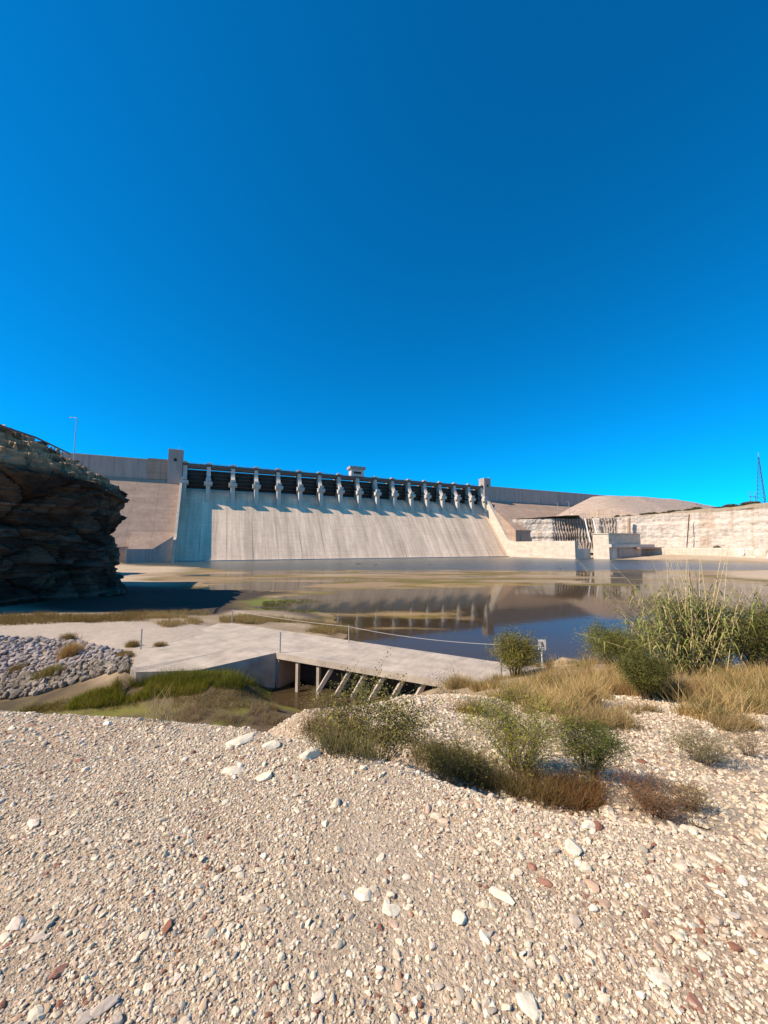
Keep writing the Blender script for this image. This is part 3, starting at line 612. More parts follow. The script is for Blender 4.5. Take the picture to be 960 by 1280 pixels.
dsp = wv1*1.6+wv2*.45-(1-sm(we1, 0, .12))*1.0-(1-sm(we2, 0, .12))*.35+np.where(strata > .15, .55, -.4)+np.where(strata2 > .1, .2, -.1)+fbm(fl*.6, 4, 46)*.35
big = fbm(fl*C([.05, .05, .03]), 2, 49)*3.0
nn = np.tile(nrm, (len(pp), 1)); fade = (1-sm(zb, 22, 25)*.8)*1.0
jj = np.repeat(np.arange(len(pp)), len(plan))
out = (dsp+big)*fade*(1-sm(jj, 262, 275)*.9)
fl[:, 0] += nn[:, 0]*out; fl[:, 1] += nn[:, 1]*out; fl[:, 2] += (fbm(fl*.5, 4, 52)*1.1*sm(zb, 21, 23)+wv2*.45*sm(zb, 22, 23)+np.maximum(0, fbm(fl*.9, 3, 53))*1.0*sm(zb, 22, 24))*(1-sm(jj, 270, 300)*.8)
tz = fl[:, 2]+fbm(fl*.22, 3, 58)*1.6; stp = np.round(tz/1.5)*1.5-tz
fl[:, 2] += stp*.85*sm(zb, 22.3, 23.5)*(1-sm(jj, 268, 276))
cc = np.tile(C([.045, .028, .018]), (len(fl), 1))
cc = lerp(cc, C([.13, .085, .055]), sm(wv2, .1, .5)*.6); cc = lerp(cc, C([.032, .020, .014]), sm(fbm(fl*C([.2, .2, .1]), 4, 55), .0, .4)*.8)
cc = lerp(cc, C([.60, .36, .20]), sm(zb, 22, 24)*.85)  # tan top rocks, brightened in colour to stand for sunlit patches
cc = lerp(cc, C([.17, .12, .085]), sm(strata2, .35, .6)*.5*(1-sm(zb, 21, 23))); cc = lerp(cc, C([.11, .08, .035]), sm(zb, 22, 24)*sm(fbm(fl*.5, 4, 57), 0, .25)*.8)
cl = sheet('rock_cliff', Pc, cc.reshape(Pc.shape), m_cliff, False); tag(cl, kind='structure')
# second, farther ledge behind the first
plan, ps = resample([(-138, 112, 20), (-107, 118, 18), (-101, 124, 13), (-98, 134, 7), (-108, 150, 4)], 200)
tang = np.gradient(plan[:, :2], axis=0); tang /= np.linalg.norm(tang, axis=1)[:, None]; nrm = np.stack([tang[:, 1], -tang[:, 0]], 1)
pj = np.r_[np.linspace((3, -2), (0, 10), 70), np.linspace((0, 10), (-25, 12), 60)]
P2 = np.zeros((len(pj), len(plan), 3))
for j, (o_, z_) in enumerate(pj):
    P2[j, :, 0] = plan[:, 0]+nrm[:, 0]*o_; P2[j, :, 1] = plan[:, 1]+nrm[:, 1]*o_; P2[j, :, 2] = z_*plan[:, 2]/10
f2 = P2.reshape(-1, 3); d2 = fbm(f2*.15, 5, 61)*3.5; f2[:, 0] += np.tile(nrm, (len(pj), 1))[:, 0]*d2; f2[:, 1] += np.tile(nrm, (len(pj), 1))[:, 1]*d2; f2[:, 2] += fbm(f2*.3, 4, 62)*1.3
c2 = lerp(np.tile(C([.11, .085, .065]), (len(f2), 1)), C([.20, .155, .11]), sm(fbm(f2*.3, 4, 63), -.2, .4))
l2 = sheet('rock_ledge', P2, c2.reshape(P2.shape), m_cliff); tag(l2, kind='structure')

# ------------------------------------------------------------------ right side: bench, cliff, plateau, embankment
def px_pt(px, Y): return ((px-480)/F*Y*cp if False else (px-480)/F*(Y*cp), Y)
rp = [(655, 450), (642, 392), (700, 374), (745, 366), (785, 352), (820, 338), (860, 320), (900, 302), (960, 276), (1040, 250), (1200, 225)]
tops = {655: 37.5, 642: 37.3, 700: 37.0, 745: 36.5, 785: 37.2, 820: 38.5, 860: 39.5, 900: 40, 960: 41, 1040: 42, 1200: 43}
rpts = [(*px_pt(a, b), tops[a]) for a, b in rp]
plan, ps = resample(rpts, 700)
tang = np.gradient(plan[:, :2], axis=0); tang /= np.linalg.norm(tang, axis=1)[:, None]; nrm = np.stack([tang[:, 1], -tang[:, 0]], 1)
pj = np.r_[np.linspace((3.0, 2), (0, 1), 2)[:1]*0+C([[3, 4.]]), np.linspace((2.5, 6), (0, 37), 130), np.linspace((-.6, 37.3), (-6, 37.8), 12), np.linspace((-9, 38), (-60, 39.5), 14)]
P3 = np.zeros((len(pj), len(plan), 3))
for j, (o_, z_) in enumerate(pj):
    P3[j, :, 0] = plan[:, 0]+nrm[:, 0]*o_; P3[j, :, 1] = plan[:, 1]+nrm[:, 1]*o_; P3[j, :, 2] = z_+(plan[:, 2]-37.2)*sm(z_, 10, 36)
f3 = P3.reshape(-1, 3); pxs = 480+F*f3[:, 0]/f3[:, 1]/cp
flute = sm(pxs, 690, 697)*(1-sm(pxs, 742, 748))+.8*sm(pxs, 750, 755)*(1-sm(pxs, 772, 776))
sarc = np.tile(ps, len(pj)); zz3 = f3[:, 2]
fl_ = np.abs(((sarc+fbm(f3*.15, 3, 70)*1.8+f3[:, 2]*.08) % 2.3)-1.15)/1.15
facem = sm(zz3, 5, 9)*(1-sm(zz3, 37, 38.5))
d3 = facem*(fbm(f3*C([.07, .07, .05]), 4, 71)*2.6+vnoise(np.c_[sarc*.01, sarc*.0, zz3*.35], 72)*.7+fbm(f3*.5, 4, 73)*.7)+flute*facem*(fl_*2.2-4.0)
nn3 = np.tile(nrm, (len(pj), 1)); f3[:, 0] += nn3[:, 0]*d3; f3[:, 1] += nn3[:, 1]*d3; f3[:, 2] += fbm(f3*.12, 4, 74)*.9*sm(zz3, 34, 38)
c3 = np.tile(C([.54, .465, .39]), (len(f3), 1))
c3 = lerp(c3, C([.44, .33, .24]), sm(vnoise(np.c_[sarc*.25, sarc*0, zz3*.04], 75), .25, .7)*.75)
c3 = lerp(c3, C([.60, .53, .45]), sm(vnoise(np.c_[sarc*.02, sarc*0, zz3*.5], 76), .0, .5)*.6)
c3 = lerp(c3, C([.12, .09, .075]), np.clip(flute*facem*(.35+.65*(1-fl_)), 0, 1)*.85)
c3 = lerp(c3, C([.30, .23, .15]), sm(zz3, 36.5, 38.2)*.8*(1-.0*zz3))
m_rcliff = M('pale_cliff_rock', attr=True, noises=(((.12, .12, .7), .8, 1.1, 8), ((.7, .7, .08), .8, 1.1, 7)), bump=(((.3, .3, 1.2), .8, .6), (1.5, .7, .3)), rough=1)
rc = sheet('limestone_cliff', P3, c3.reshape(P3.shape), m_rcliff); tag(rc, kind='structure')
# dark joint posts (drain pipes) on the pale cliff
def vpipe(px, Y, y0, y1, r, lab, mat, lean=0):
    a = atY(px, y0, Y); b = atY(px+lean, y1, Y); o = MB().tube(a, b, r).build('drain_pipe', mat); tag(o, lab, 'pipe')
vpipe(786, 345, 669, 648, 1.3, 'thick dark pipe standing against the cliff right of the outlet building', m_wallc)
vpipe(858.5, 312, 685, 643, .35, 'thin dark drain pipe down the middle of the pale right cliff', m_dark, 3)
# white pipes down the fluted dark rock
for i, (pa, pb) in enumerate(((731, 738), (741, 749))):
    a = atY(pa, 648, 361); b = atY(pb, 678, 357)
    o = MB().tube(a, b, .55).build('penstock_pipe', m_white); tag(o, ('left' if i == 0 else 'right')+' one of two pale pipes running down the dark fluted rock', 'pipe')
# bench
def wq(px, py, z): return at(px, py, z)
front = [at(x, y, 0)[:2] for x, y in ((784, 697.5), (830, 698.5), (880, 700), (915, 701), (960, 702.5), (1100, 706))]
fp, fs = resample(front, 260)
bj = [(0, -3), (0, .6), (6, 1.6), (7, 2.4), (7.5, 8.6), (9, 9.0), (30, 9.4), (60, 10)]
bp_, _ = resample(bj, 90); P4 = np.zeros((len(bp_), len(fp), 3)); ft = np.gradient(fp, axis=0); ft /= np.linalg.norm(ft, axis=1)[:, None]
for j, (o_, z_) in enumerate(bp_):
    P4[j, :, 0] = fp[:, 0]-ft[:, 1]*o_; P4[j, :, 1] = fp[:, 1]+ft[:, 0]*o_; P4[j, :, 2] = z_
f4 = P4.reshape(-1, 3); rub = sm(480+F*f4[:, 0]/f4[:, 1]/cp, 912, 925)
dz = fbm(f4*.4, 4, 81)*(.25+1.6*rub); f4[:, 1] -= dz*1.5*rub; f4[:, 2] += dz*.5*sm(f4[:, 2], .2, 2)
c4 = np.tile(C([.56, .48, .38]), (len(f4), 1)); c4 = lerp(c4, C([.38, .30, .22]), (1-sm(f4[:, 2], .8, 2.6))*.9); c4 = lerp(c4, C([.70, .63, .53]), rub*sm(fbm(f4*.5, 3, 83), -.2, .3)*sm(f4[:, 2], 1.5, 3))
bn = sheet('rock_bench', P4, c4.reshape(P4.shape), m_rcliff); tag(bn, kind='structure')
# plateau and embankment as one hill sheet
hx = np.linspace(70, 1400, 420); hy = np.linspace(255, 1500, 420)
HX, HY = np.meshgrid(hx, hy); hxf, hyf = HX.ravel(), HY.ravel()
cut = np.array([(p[0], p[1]) for p in rpts[1:]]); cutY = np.interp(hxf, cut[:, 0], cut[:, 1])
ridge = np.array([(228, 402), (262, 408), (330, 440), (470, 540), (900, 800), (1500, 1000)])
dmin = np.full(hxf.shape, 1e9)
for (ax, ay), (bx, by) in zip(ridge[:-1], ridge[1:]):
    dx, dy = bx-ax, by-ay; t = np.clip(((hxf-ax)*dx+(hyf-ay)*dy)/(dx*dx+dy*dy), 0, 1); dmin = np.minimum(dmin, np.hypot(hxf-ax-t*dx, hyf-ay-t*dy))
Hf = np.c_[hxf, hyf, hxf*0]
plz = 37.5+np.clip((hyf-cutY)/120, 0, 1)*2+fbm(Hf*.03, 3, 91)*.8
emz = 62.5-np.maximum(dmin-9, 0)/1.75+fbm(Hf*.05, 4, 92)*1.0
hz = np.maximum(plz, emz)
hz = np.where((hyf < cutY+5) | (480+F*hxf/hyf/cp < 652), -6, hz)
hc = lerp(np.tile(C([.42, .32, .25]), (len(hxf), 1)), C([.34, .26, .17]), sm(fbm(Hf*.06, 4, 93), 0, .5)*(emz < plz+1))
hl = sheet('embankment_hill', np.c_[hxf, hyf, hz].reshape(420, 420, 3), hc.reshape(420, 420, 3), m_rcliff); tag(hl, kind='structure')

# plateau objects
def pole(px, Y, y0, y1, r, lab, name='lamp_post'):
    a = atY(px, y0, Y); b = atY(px, y1, Y); e = empty(name, a, 0, label=lab, cat='pole'); h = b[2]-a[2]
    MB().tube((0, 0, 0), (0, 0, h), r, r*.6).build('post', m_metal, e); MB().tube((0, 0, h), (-1.6, 0, h+.15), r*.6).build('arm', m_metal, e)
    MB().box(-2.4, -1.4, -.2, .2, h+.02, h+.25).build('lamp_head', m_metal, e)
pole(698, 385, 650, 629, .28, 'left pole of the pair standing before the dam wall by the fluted rock')
pole(712, 385, 650, 627, .28, 'right pole of the pair standing before the dam wall by the fluted rock')
for i, (px, r) in enumerate(((716, 2.2), (721.5, 1.9), (728, 2.3))):
    a = atY(px, 647.5, 383); e = MB(); e.tube((0, 0, -2), (0, 0, 3.4), r, n=20); e.tube((0, 0, 3.4), (0, 0, 4.1), r, r*.3, n=20)
    o = e.build('storage_tank', m_white); o.location = a; tag(o, ['leftmost', 'middle', 'rightmost'][i]+' of the small white tanks on the cliff top above the fluted rock', 'tank')
# lattice mast
def mast():
    a = atY(953.5, 632, 300); top = atY(948.5, 571, 300); e = empty('lattice_mast', a, 0, label='tall thin lattice radio mast on the far right cliff top', cat='mast'); H = top[2]-a[2]
    l = MB(); b0, b1 = 3.4, .3
    P = lambda k, h: ((b0*(1-h)+b1*h)*math.cos(k*2.094+.4), (b0*(1-h)+b1*h)*math.sin(k*2.094+.4), h*H)
    for k in range(3): l.tube(P(k, 0), P(k, 1), .22, .12, 6)
    l.build('leg_frame', m_dark, e); l = MB()
    for j in range(12):
        for k in range(3): l.tube(P(k, j/12), P((k+1) % 3, (j+1)/12), .09, n=4); l.tube(P(k, j/12), P((k+1) % 3, j/12), .09, n=4)
    l.build('bracing', m_dark, e); MB().tube((0, 0, H), (0, 0, H+3.5), .12).build('antenna', m_metal, e)
mast()
def hframe(px, Y, y0, y1, w_, lab):
    a = atY(px, y0, Y); b = atY(px, y1, Y); h = b[2]-a[2]; e = empty('utility_pole', a, .2, label=lab, cat='utility pole')
    for s in (-1, 1): MB().tube((s*w_/2, 0, -1), (s*w_/2, 0, h), .28, .2).build('post', m_stem, e)
    MB().bar((-w_/2-.9, 0, h*.66), (w_/2+.9, 0, h*.66), .3, .35).build('crossarm', m_stem, e)
hframe(942, 290, 634, 614, 5.0, 'wooden utility frame of two posts and a crossarm left of the lattice mast')
# cliff-top street lamp, left
e = empty('street_lamp', atY(92.5, 569, 98), 0, label='single tall street lamp with a short arm above the left cliff', cat='street lamp')
h = atY(92.5, 522.5, 98)[2]-atY(92.5, 569, 98)[2]
MB().tube((0, 0, -2), (0, 0, h), .11, .07).build('post', m_metal, e); MB().tube((0, 0, h), (-1.1, -.1, h+.12), .05).build('arm', m_metal, e); MB().box(-1.75, -1.0, -.2, 0, h+.06, h+.2).build('lamp_head', m_metal, e)
# guard rail on the left cliff
gr = empty('guard_rail', atY(20, 550, 62), 0, label='dark steel guard rail sloping along the top of the left cliff', cat='guard rail')
gp = [atY(*q) for q in ((-40, 515, 50), (0, 532, 58), (45, 547, 70), (87, 567, 94))]
o0 = Vector(gr.location); r_ = MB()
for a, b in zip(gp[:-1], gp[1:]): r_.bar(Vector(a)-o0, Vector(b)-o0, .1, .34)
r_.build('rail', m_girder, gr)
gpp, _ = resample(gp, 8)
for q in gpp: MB().box(-.07, .07, -.07, .07, -1.0, .1).build('post', m_girder, gr).location = Vector(q)-o0

# ------------------------------------------------------------------ low bridge
BZ = 2.6
nl, nr, fl2, fr2 = at(345, 816, BZ), at(600, 858, BZ), at(290, 779, BZ), at(640, 830, BZ)
bd = Vector((fr2[0]-fl2[0], fr2[1]-fl2[1], 0)).normalized(); bang = math.atan2(bd.y, bd.x)
br = empty('low_bridge', (fl2[0], fl2[1], 0), bang, label='low flat concrete bridge on slanted struts crossing the side channel', cat='bridge')
def W2B(x, y):
    dx, dy = x-fl2[0], y-fl2[1]; return (dx*math.cos(bang)+dy*math.sin(bang), -dx*math.sin(bang)+dy*math.cos(bang))
Lb = W2B(*fr2[:2])[0]; nlb, nrb = W2B(*nl[:2]), W2B(*nr[:2])
MB().prism_z([(nlb[0], nlb[1]), (nrb[0]+1.5, nrb[1]), (Lb+2.5, 0), (0, 0), (-1, -.8)], BZ-.28, BZ).build('deck', m_deck, br)
MB().prism_z([(nlb[0], nlb[1]-.02), (nrb[0]+1.5, nrb[1]-.02), (nrb[0]+1.5, nrb[1]+.25), (nlb[0], nlb[1]+.25)], BZ-.42, BZ-.285).build('edge_beam', m_deck, br)
def on_near(px):                              # along-bridge position of a photo column on the near edge
    best = min(np.arange(nlb[0]-1, nrb[0]+2, .05), key=lambda s: abs(480+F*(lambda X, Y: X/(Y*cp+(BZ-HC)*sp))(fl2[0]+math.cos(bang)*s-math.sin(bang)*(nlb[1]+(nrb[1]-nlb[1])*(s-nlb[0])/(nrb[0]-nlb[0])), fl2[1]+math.sin(bang)*s+math.cos(bang)*(nlb[1]+(nrb[1]-nlb[1])*(s-nlb[0])/(nrb[0]-nlb[0])))-px))
    return best, nlb[1]+(nrb[1]-nlb[1])*(best-nlb[0])/(nrb[0]-nlb[0])
for px in (370, 396):
    s, yy = on_near(px); MB().box(s-.12, s+.12, yy+.1, yy+.34, -1.2, BZ-.42).build('post', m_deck, br)
for px in (413, 435, 455, 477, 502, 528):
    s, yy = on_near(px); MB().bar((s, yy+.35, BZ-.42), (s-.75, yy-.35, .55), .26, .26).build('strut', m_deck, br)
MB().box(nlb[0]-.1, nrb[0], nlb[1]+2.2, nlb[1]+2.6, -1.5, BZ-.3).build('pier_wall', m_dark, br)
# left approach slab and abutment
ap = empty('approach_slab', (fl2[0], fl2[1], 0), bang, label='wide pale concrete slab leading onto the bridge from the left', cat='concrete slab')
A1 = [W2B(*at(x, y, BZ)[:2]) for x, y in ((345, 816), (282, 814), (163, 836), (176, 812), (215, 796), (262, 783))]
poly = [(nlb[0]-.004, nlb[1])]+A1[1:]+[(-1.2, -.4), (-1.004, -.8)]
MB().prism_z(poly, 1.0, BZ+.006).build('slab_top', m_deck, ap)
q = [W2B(*at(x, y, z)[:2]) for x, y, z in ((306, 834, 1.95), (246, 838, 2.25), (170, 840, 2.42))]
am = MB(); n0, n1_, n2_ = (nlb[0]-.01, nlb[1]-.004), (A1[1][0], A1[1][1]-.004), (A1[2][0], A1[2][1]-.004)
i_ = len(am.v); tops_ = [(n0, BZ+.003), (n1_, BZ+.003), (n2_, BZ+.003), (q[2], 2.42), (q[1], 2.25), (q[0], 1.95)]
am.v += [(p[0], p[1], z) for p, z in tops_]+[(p[0], p[1], -1) for p, z in tops_]
am.f += [(0, 1, 4, 5), (1, 2, 3, 4), (3, 2, 8, 9), (4, 3, 9, 10), (5, 4, 10, 11), (0, 5, 11, 6), (2, 1, 7, 8), (1, 0, 6, 7), (6, 11, 10, 7), (7, 10, 9, 8)]
am.build('slab_apron', m_deck, ap)
MB().prism_z([(nlb[0]+.0, nlb[1]+.05), (nlb[0]+.25, nlb[1]+.05), (nlb[0]+.25, nlb[1]+5), (nlb[0], nlb[1]+5)], -1, BZ-.29).build('abutment_wall', m_wallc, ap)
# posts and cable
def fpost(px, y0, y1, z, lab):
    a = at(px, y0, z); hh = (y0-y1)/F*a[1]; e = MB().tube((0, 0, -.3), (0, 0, hh), .05, n=10); e.tube((0, 0, hh), (0, 0, hh+.03), .065, n=10)
    o = e.build('fence_post', m_metal); o.location = a; tag(o, lab, 'post', 'posts along the bridge'); return Vector((a[0], a[1], z+hh))
t1 = fpost(290, 779, 763, BZ, 'thin steel post at the far left corner of the bridge, cable tied to its top')
t2 = fpost(436, 803, 783, BZ, 'thin steel post at the middle of the far bridge edge carrying the cable')
fpost(350, 816, 792, BZ, 'thin steel post on the near edge above the dark abutment')
fpost(627, 851, 824, BZ, 'thin steel post at the right end of the bridge')
fpost(176, 812, 788, 2.5, 'short steel post standing by the riprap at the left end of the slab')
sg = at(678, 834, 2.9)
def cable(a, b, sag, lab):
    m = MB(); pts = [a.lerp(b, k/16)-Vector((0, 0, sag*4*(k/16)*(1-k/16))) for k in range(17)]
    for p, q in zip(pts[:-1], pts[1:]): m.tube(p, q, .018, n=6)
    tag(m.build('cable', m_metal), lab, 'cable')
t1 -= Vector((0, 0, .08)); t2 -= Vector((0, 0, .08)); ts = Vector((sg[0]-.15, sg[1], 4.25))
cable(t1, t2, .12, 'slack cable between the two posts on the far bridge edge'); cable(t2, ts, .35, 'slack cable from the middle post to the white sign')
# sign
sp_ = empty('warning_sign', sg, 0, label='small white warning sign with a black figure on a thin post by the water', cat='sign')
MB().tube((0, 0, -.3), (0, 0, 1.75), .045).build('post', m_white, sp_)
pn = MB().box(-.25, .25, -.075, -.05, 1.1, 1.75).build('panel', m_white, sp_)
f_ = MB(); y_ = -.08
f_.tube((.0, -.082, 1.60), (.0, -.078, 1.60), .045, n=12); f_.bar((0, y_, 1.55), (.03, y_, 1.40), .01, .07); f_.bar((.03, y_, 1.41), (-.06, y_, 1.28), .01, .04); f_.bar((.03, y_, 1.41), (.09, y_, 1.29), .01, .04)
f_.bar((0, y_, 1.53), (-.10, y_, 1.47), .01, .03); f_.bar((0, y_, 1.53), (.10, y_, 1.50), .01, .03); f_.bar((-.16, y_, 1.19), (.16, y_, 1.19), .01, .035); f_.build('pictogram', m_black, pn)

# ------------------------------------------------------------------ vegetation
def blades(name, X, Y, h, w_, cols, lean=.35, curl=.35, seg=3, zoff=-.01, label=None, mat=None, tip=(1, 1, 1), Z=None, kind='stuff', cat='grass', name_obj=True):
    n = len(X); Z = terrain(X, Y)+zoff if Z is None else Z
    a = rng.uniform(0, 6.283, n); la = rng.uniform(0, 6.283, n); ln = np.abs(rng.normal(0, lean, n)); cu = rng.uniform(0, curl, n)
    V = np.zeros((n, 2*seg+1, 3)); Cc = np.zeros((n, 2*seg+1, 3))
    for s in range(seg+1):
        t = s/seg; hh = h*t; off = h*(ln*t+cu*t*t)
        cx = X+np.cos(la)*off; cy = Y+np.sin(la)*off; cz = Z+hh*(1-.25*cu*t)
        wd = w_*(1-t)**.7/2
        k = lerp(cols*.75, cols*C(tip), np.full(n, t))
        if s < seg:
            V[:, 2*s] = np.c_[cx-np.cos(a)*wd, cy-np.sin(a)*wd, cz]; V[:, 2*s+1] = np.c_[cx+np.cos(a)*wd, cy+np.sin(a)*wd, cz]; Cc[:, 2*s] = Cc[:, 2*s+1] = k
        else: V[:, 2*s] = np.c_[cx, cy, cz]; Cc[:, 2*s] = k
    T = []
    for s in range(seg-1): T += [(2*s, 2*s+1, 2*s+3), (2*s, 2*s+3, 2*s+2)]
    T += [(2*seg-2, 2*seg-1, 2*seg)]
    Ff = (C(T)[None]+(np.arange(n)*(2*seg+1))[:, None, None]).reshape(-1, 3)
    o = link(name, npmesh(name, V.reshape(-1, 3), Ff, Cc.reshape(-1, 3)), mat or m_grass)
    if label: tag(o, label, cat, kind=kind)
    return o
def in_px(n, poly, zfun=None, patch=0, ymin=0):                     # random ground points whose photo positions fill a region
    px = C([p[0] for p in poly]); py0 = C([p[1] for p in poly]); py1 = C([p[2] for p in poly])
    x = rng.uniform(px.min(), px.max(), n); a = np.interp(x, px, py0); b = np.interp(x, px, py1); y = a+(b-a)*rng.random(n)
    X, Y = hits(x, y); k = Y > ymin; X, Y = X[k], Y[k]
    if patch:
        k = fbm(np.c_[X, Y, X*0]*patch, 3, 123) > -.02; X, Y = X[k], Y[k]
    return X, Y
def clumps(X, Y, per, spread):
    n = len(X)*per; i = np.repeat(np.arange(len(X)), per)
    return X[i]+rng.normal(0, spread, n), Y[i]+rng.normal(0, spread, n), i
def gcols(n, a, b, var=.15):
    t = rng.random(n); c = lerp(np.tile(C(a), (n, 1)), C(b), t); return np.clip(c*rng.uniform(1-var, 1+var, (n, 1)), 0, 1)
gold, straw, olive, green, rust = (.34, .22, .08), (.55, .42, .24), (.14, .13, .03), (.09, .15, .02), (.26, .12, .05)
# golden grass, right bank
X, Y = in_px(3400, [(560, 852, 866), (620, 838, 872), (680, 828, 890), (760, 826, 895), (830, 838, 900), (960, 836, 900), (1000, 836, 900)], None, patch=.55)
nc_ = len(X); X, Y, i = clumps(X, Y, 34, .10); cn_ = fbm(np.c_[X, Y, X*0]*.8, 3, 8); hb = (rng.random(nc_)**1.6*.65+.12)[i]*rng.uniform(.5, 1.15, len(X))*(1+.8*cn_)
blades('dry_grass', X, Y, hb, np.full(len(X), .013), lerp(lerp(gcols(len(X), (.48, .31, .09), (.76, .57, .28)), C(rust), sm(cn_, .15, .5)*.5), C(olive), (rng.random(nc_) < .3)[i]*.8), lean=.5, label='golden dry grass covering the right bank below the reeds')
X, Y = in_px(2200, [(540, 866, 884), (640, 872, 900), (760, 885, 915), (860, 890, 918), (960, 890, 912)], patch=1.1)
X, Y, i = clumps(X, Y, 14, .05); blades('dry_grass', X, Y, rng.uniform(.06, .36, len(X)), np.full(len(X), .009), lerp(gcols(len(X), (.36, .22, .08), (.6, .44, .22)), C(olive), (rng.random(len(X)) < .3)*.7), lean=.6, label='ragged golden tufts along the edge between grass and gravel terrace')
# golden grass, left shore and around path
X, Y = in_px(2600, [(180, 766, 776), (230, 764, 790), (290, 768, 778), (400, 778, 792), (440, 786, 798)], None, patch=.22)
n15 = len(X)
X, Y, i = clumps(X, Y, 14, .25); hb = rng.uniform(.25, .85, n15)[i]*rng.uniform(.5, 1.1, len(X))
blades('dry_grass', X, Y, hb, np.full(len(X), .03), gcols(len(X), gold, (.42, .33, .14)), label='golden shore grass between the pale path and the dark cliff shadow')
X, Y = in_px(500, [(0, 772, 782), (60, 768, 780), (120, 772, 778), (180, 766, 776)], None)
X, Y, i = clumps(X, Y, 16, .3); blades('dry_grass', X, Y, rng.uniform(.3, .9, len(X)), np.full(len(X), .035), gcols(len(X), (.16, .12, .04), gold), label='brown grass tufts along the foot of the left cliff')
# green grass strip
X, Y = in_px(3000, [(40, 882, 889), (60, 872, 889), (120, 856, 884), (200, 848, 872), (290, 842, 860), (312, 846, 856)], None, ymin=15, patch=.5)
hb = rng.uniform(.12, .62, len(X)); cb_ = rng.random(len(X)); X, Y, i = clumps(X, Y, 22, .11); cg = gcols(len(X), (.11, .14, .012), (.32, .31, .03)); cg = lerp(cg, C([.34, .25, .07]), (cb_ < .28)[i]*.8)
blades('green_grass', X, Y, hb[i]*rng.uniform(.5, 1.1, len(X)), np.full(len(X), .020), cg, lean=.25, label='green marsh grass along the left side of the channel')
X, Y = in_px(420, [(165, 848, 856), (240, 846, 858), (300, 842, 860), (322, 842, 856)], None, ymin=15)
X, Y, i = clumps(X, Y, 26, .13); cg = gcols(len(X), (.10, .13, .015), (.27, .26, .05)); blades('green_grass', X, Y, (rng.uniform(.3, .95, 420))[i]*rng.uniform(.5, 1.1, len(X)), np.full(len(X), .018), cg, lean=.25, label='taller reedy grass along the foot of the concrete slab')
X, Y = in_px(900, [(30, 886, 890), (130, 866, 888), (240, 860, 886), (340, 852, 884)], None, ymin=15, patch=.7)
X, Y, i = clumps(X, Y, 14, .16); blades('marsh_grass', X, Y, rng.uniform(.04, .26, len(X)), np.full(len(X), .018), gcols(len(X), (.16, .13, .03), (.30, .24, .07)), lean=.6, label='short yellow brown marsh growth on the channel mud')
X, Y = in_px(700, [(330, 752, 762), (380, 748, 766), (400, 752, 764)], None)
X, Y, i = clumps(X, Y, 10, .3); blades('green_grass', X, Y, rng.uniform(.1, .28, len(X)), np.full(len(X), .05), gcols(len(X), (.13, .14, .03), (.2, .18, .05)), label='low green tuft on the mud spit beyond the bridge')
# olive mixed grass behind the lip and beneath the shrubs
X, Y = in_px(900, [(200, 886, 900), (330, 880, 906), (400, 880, 915)], None, patch=.8)
X, Y, i = clumps(X, Y, 16, .1); blades('dry_grass', X, Y, rng.uniform(.12, .42, len(X)), np.full(len(X), .009), gcols(len(X), (.24, .17, .08), straw), label='wispy dry grass behind the left part of the gravel lip')
X, Y = in_px(1400, [(400, 905, 940), (520, 925, 955), (600, 950, 985), (680, 975, 1008), (760, 985, 1020), (870, 1005, 1036)], patch=1.3)
m_ = len(X); X, Y, i = clumps(X, Y, 12, .04); rr = np.clip((X/Y-.25)*4, 0, 1)
blades('dry_grass', X, Y, rng.uniform(.05, .26, len(X)), np.full(len(X), .0055), lerp(gcols(len(X), (.13, .12, .035), (.33, .25, .11)), C(rust), rr*(rng.random(len(X)) < .7)), lean=.6, label='brown and rusty grass growing just behind the gravel lip')
# separate tufts
def tuft(px, py, h_, n, sprd, ca, cb, lab, wd=.02, lean=.35):
    X, Y = in_px(1, [(px-.5, py-.5, py), (px+.5, py-.5, py)], None)
    Xs = X[0]+rng.normal(0, sprd, n); Ys = Y[0]+rng.normal(0, sprd*.8, n)
    o = blades('grass_tuft', Xs-X[0], Ys-Y[0], rng.uniform(.5, 1.1, n)*h_, np.full(n, wd), gcols(n, ca, cb), lean=lean, Z=terrain(Xs, Ys)-float(terrain(X[0], Y[0])[0]))
    o.location = (X[0], Y[0], float(terrain(X[0], Y[0])[0])); tag(o, lab, 'grass tuft'); return o
tuft(88, 822, 1.3, 900, .33, (.42, .24, .08), (.5, .34, .14), 'orange brown grass tuft standing out of the middle of the riprap', .03)
tuft(60, 846, .8, 700, .4, (.22, .2, .05), (.3, .22, .07), 'olive grass tuft at the foot of the riprap', .03)
tuft(255, 817, .35, 900, .24, (.3, .17, .05), (.42, .26, .1), 'low rusty grass tuft growing through the concrete slab', .025)
tuft(165, 808, .5, 700, .22, (.3, .2, .07), (.4, .28, .1), 'dry grass tuft beside the short post', .025)
tuft(155, 822, .5, 800, .24, (.26, .2, .06), (.42, .28, .1), 'dry grass tuft where riprap meets the slab', .025)
tuft(200, 808, .4, 600, .22, (.3, .2, .07), (.4, .28, .1), 'dry grass tuft on the pale path right of the short post', .025)
tuft(85, 800, .7, 500, .3, (.24, .17, .06), (.3, .2, .08), 'dull grass tuft on top of the riprap by the path', .025)
tuft(20, 840, .6, 400, .3, (.2, .14, .05), (.28, .2, .08), 'brown grass tuft at the left edge of the riprap', .025)
tuft(345, 888, .45, 300, .08, (.4, .26, .1), (.5, .38, .18), 'slim golden tuft at the channel edge behind the gravel lip', .01)
tuft(312, 850, 1.2, 900, .45, (.12, .15, .03), (.2, .2, .05), 'green reed tuft beside the dark abutment', .025, .15)

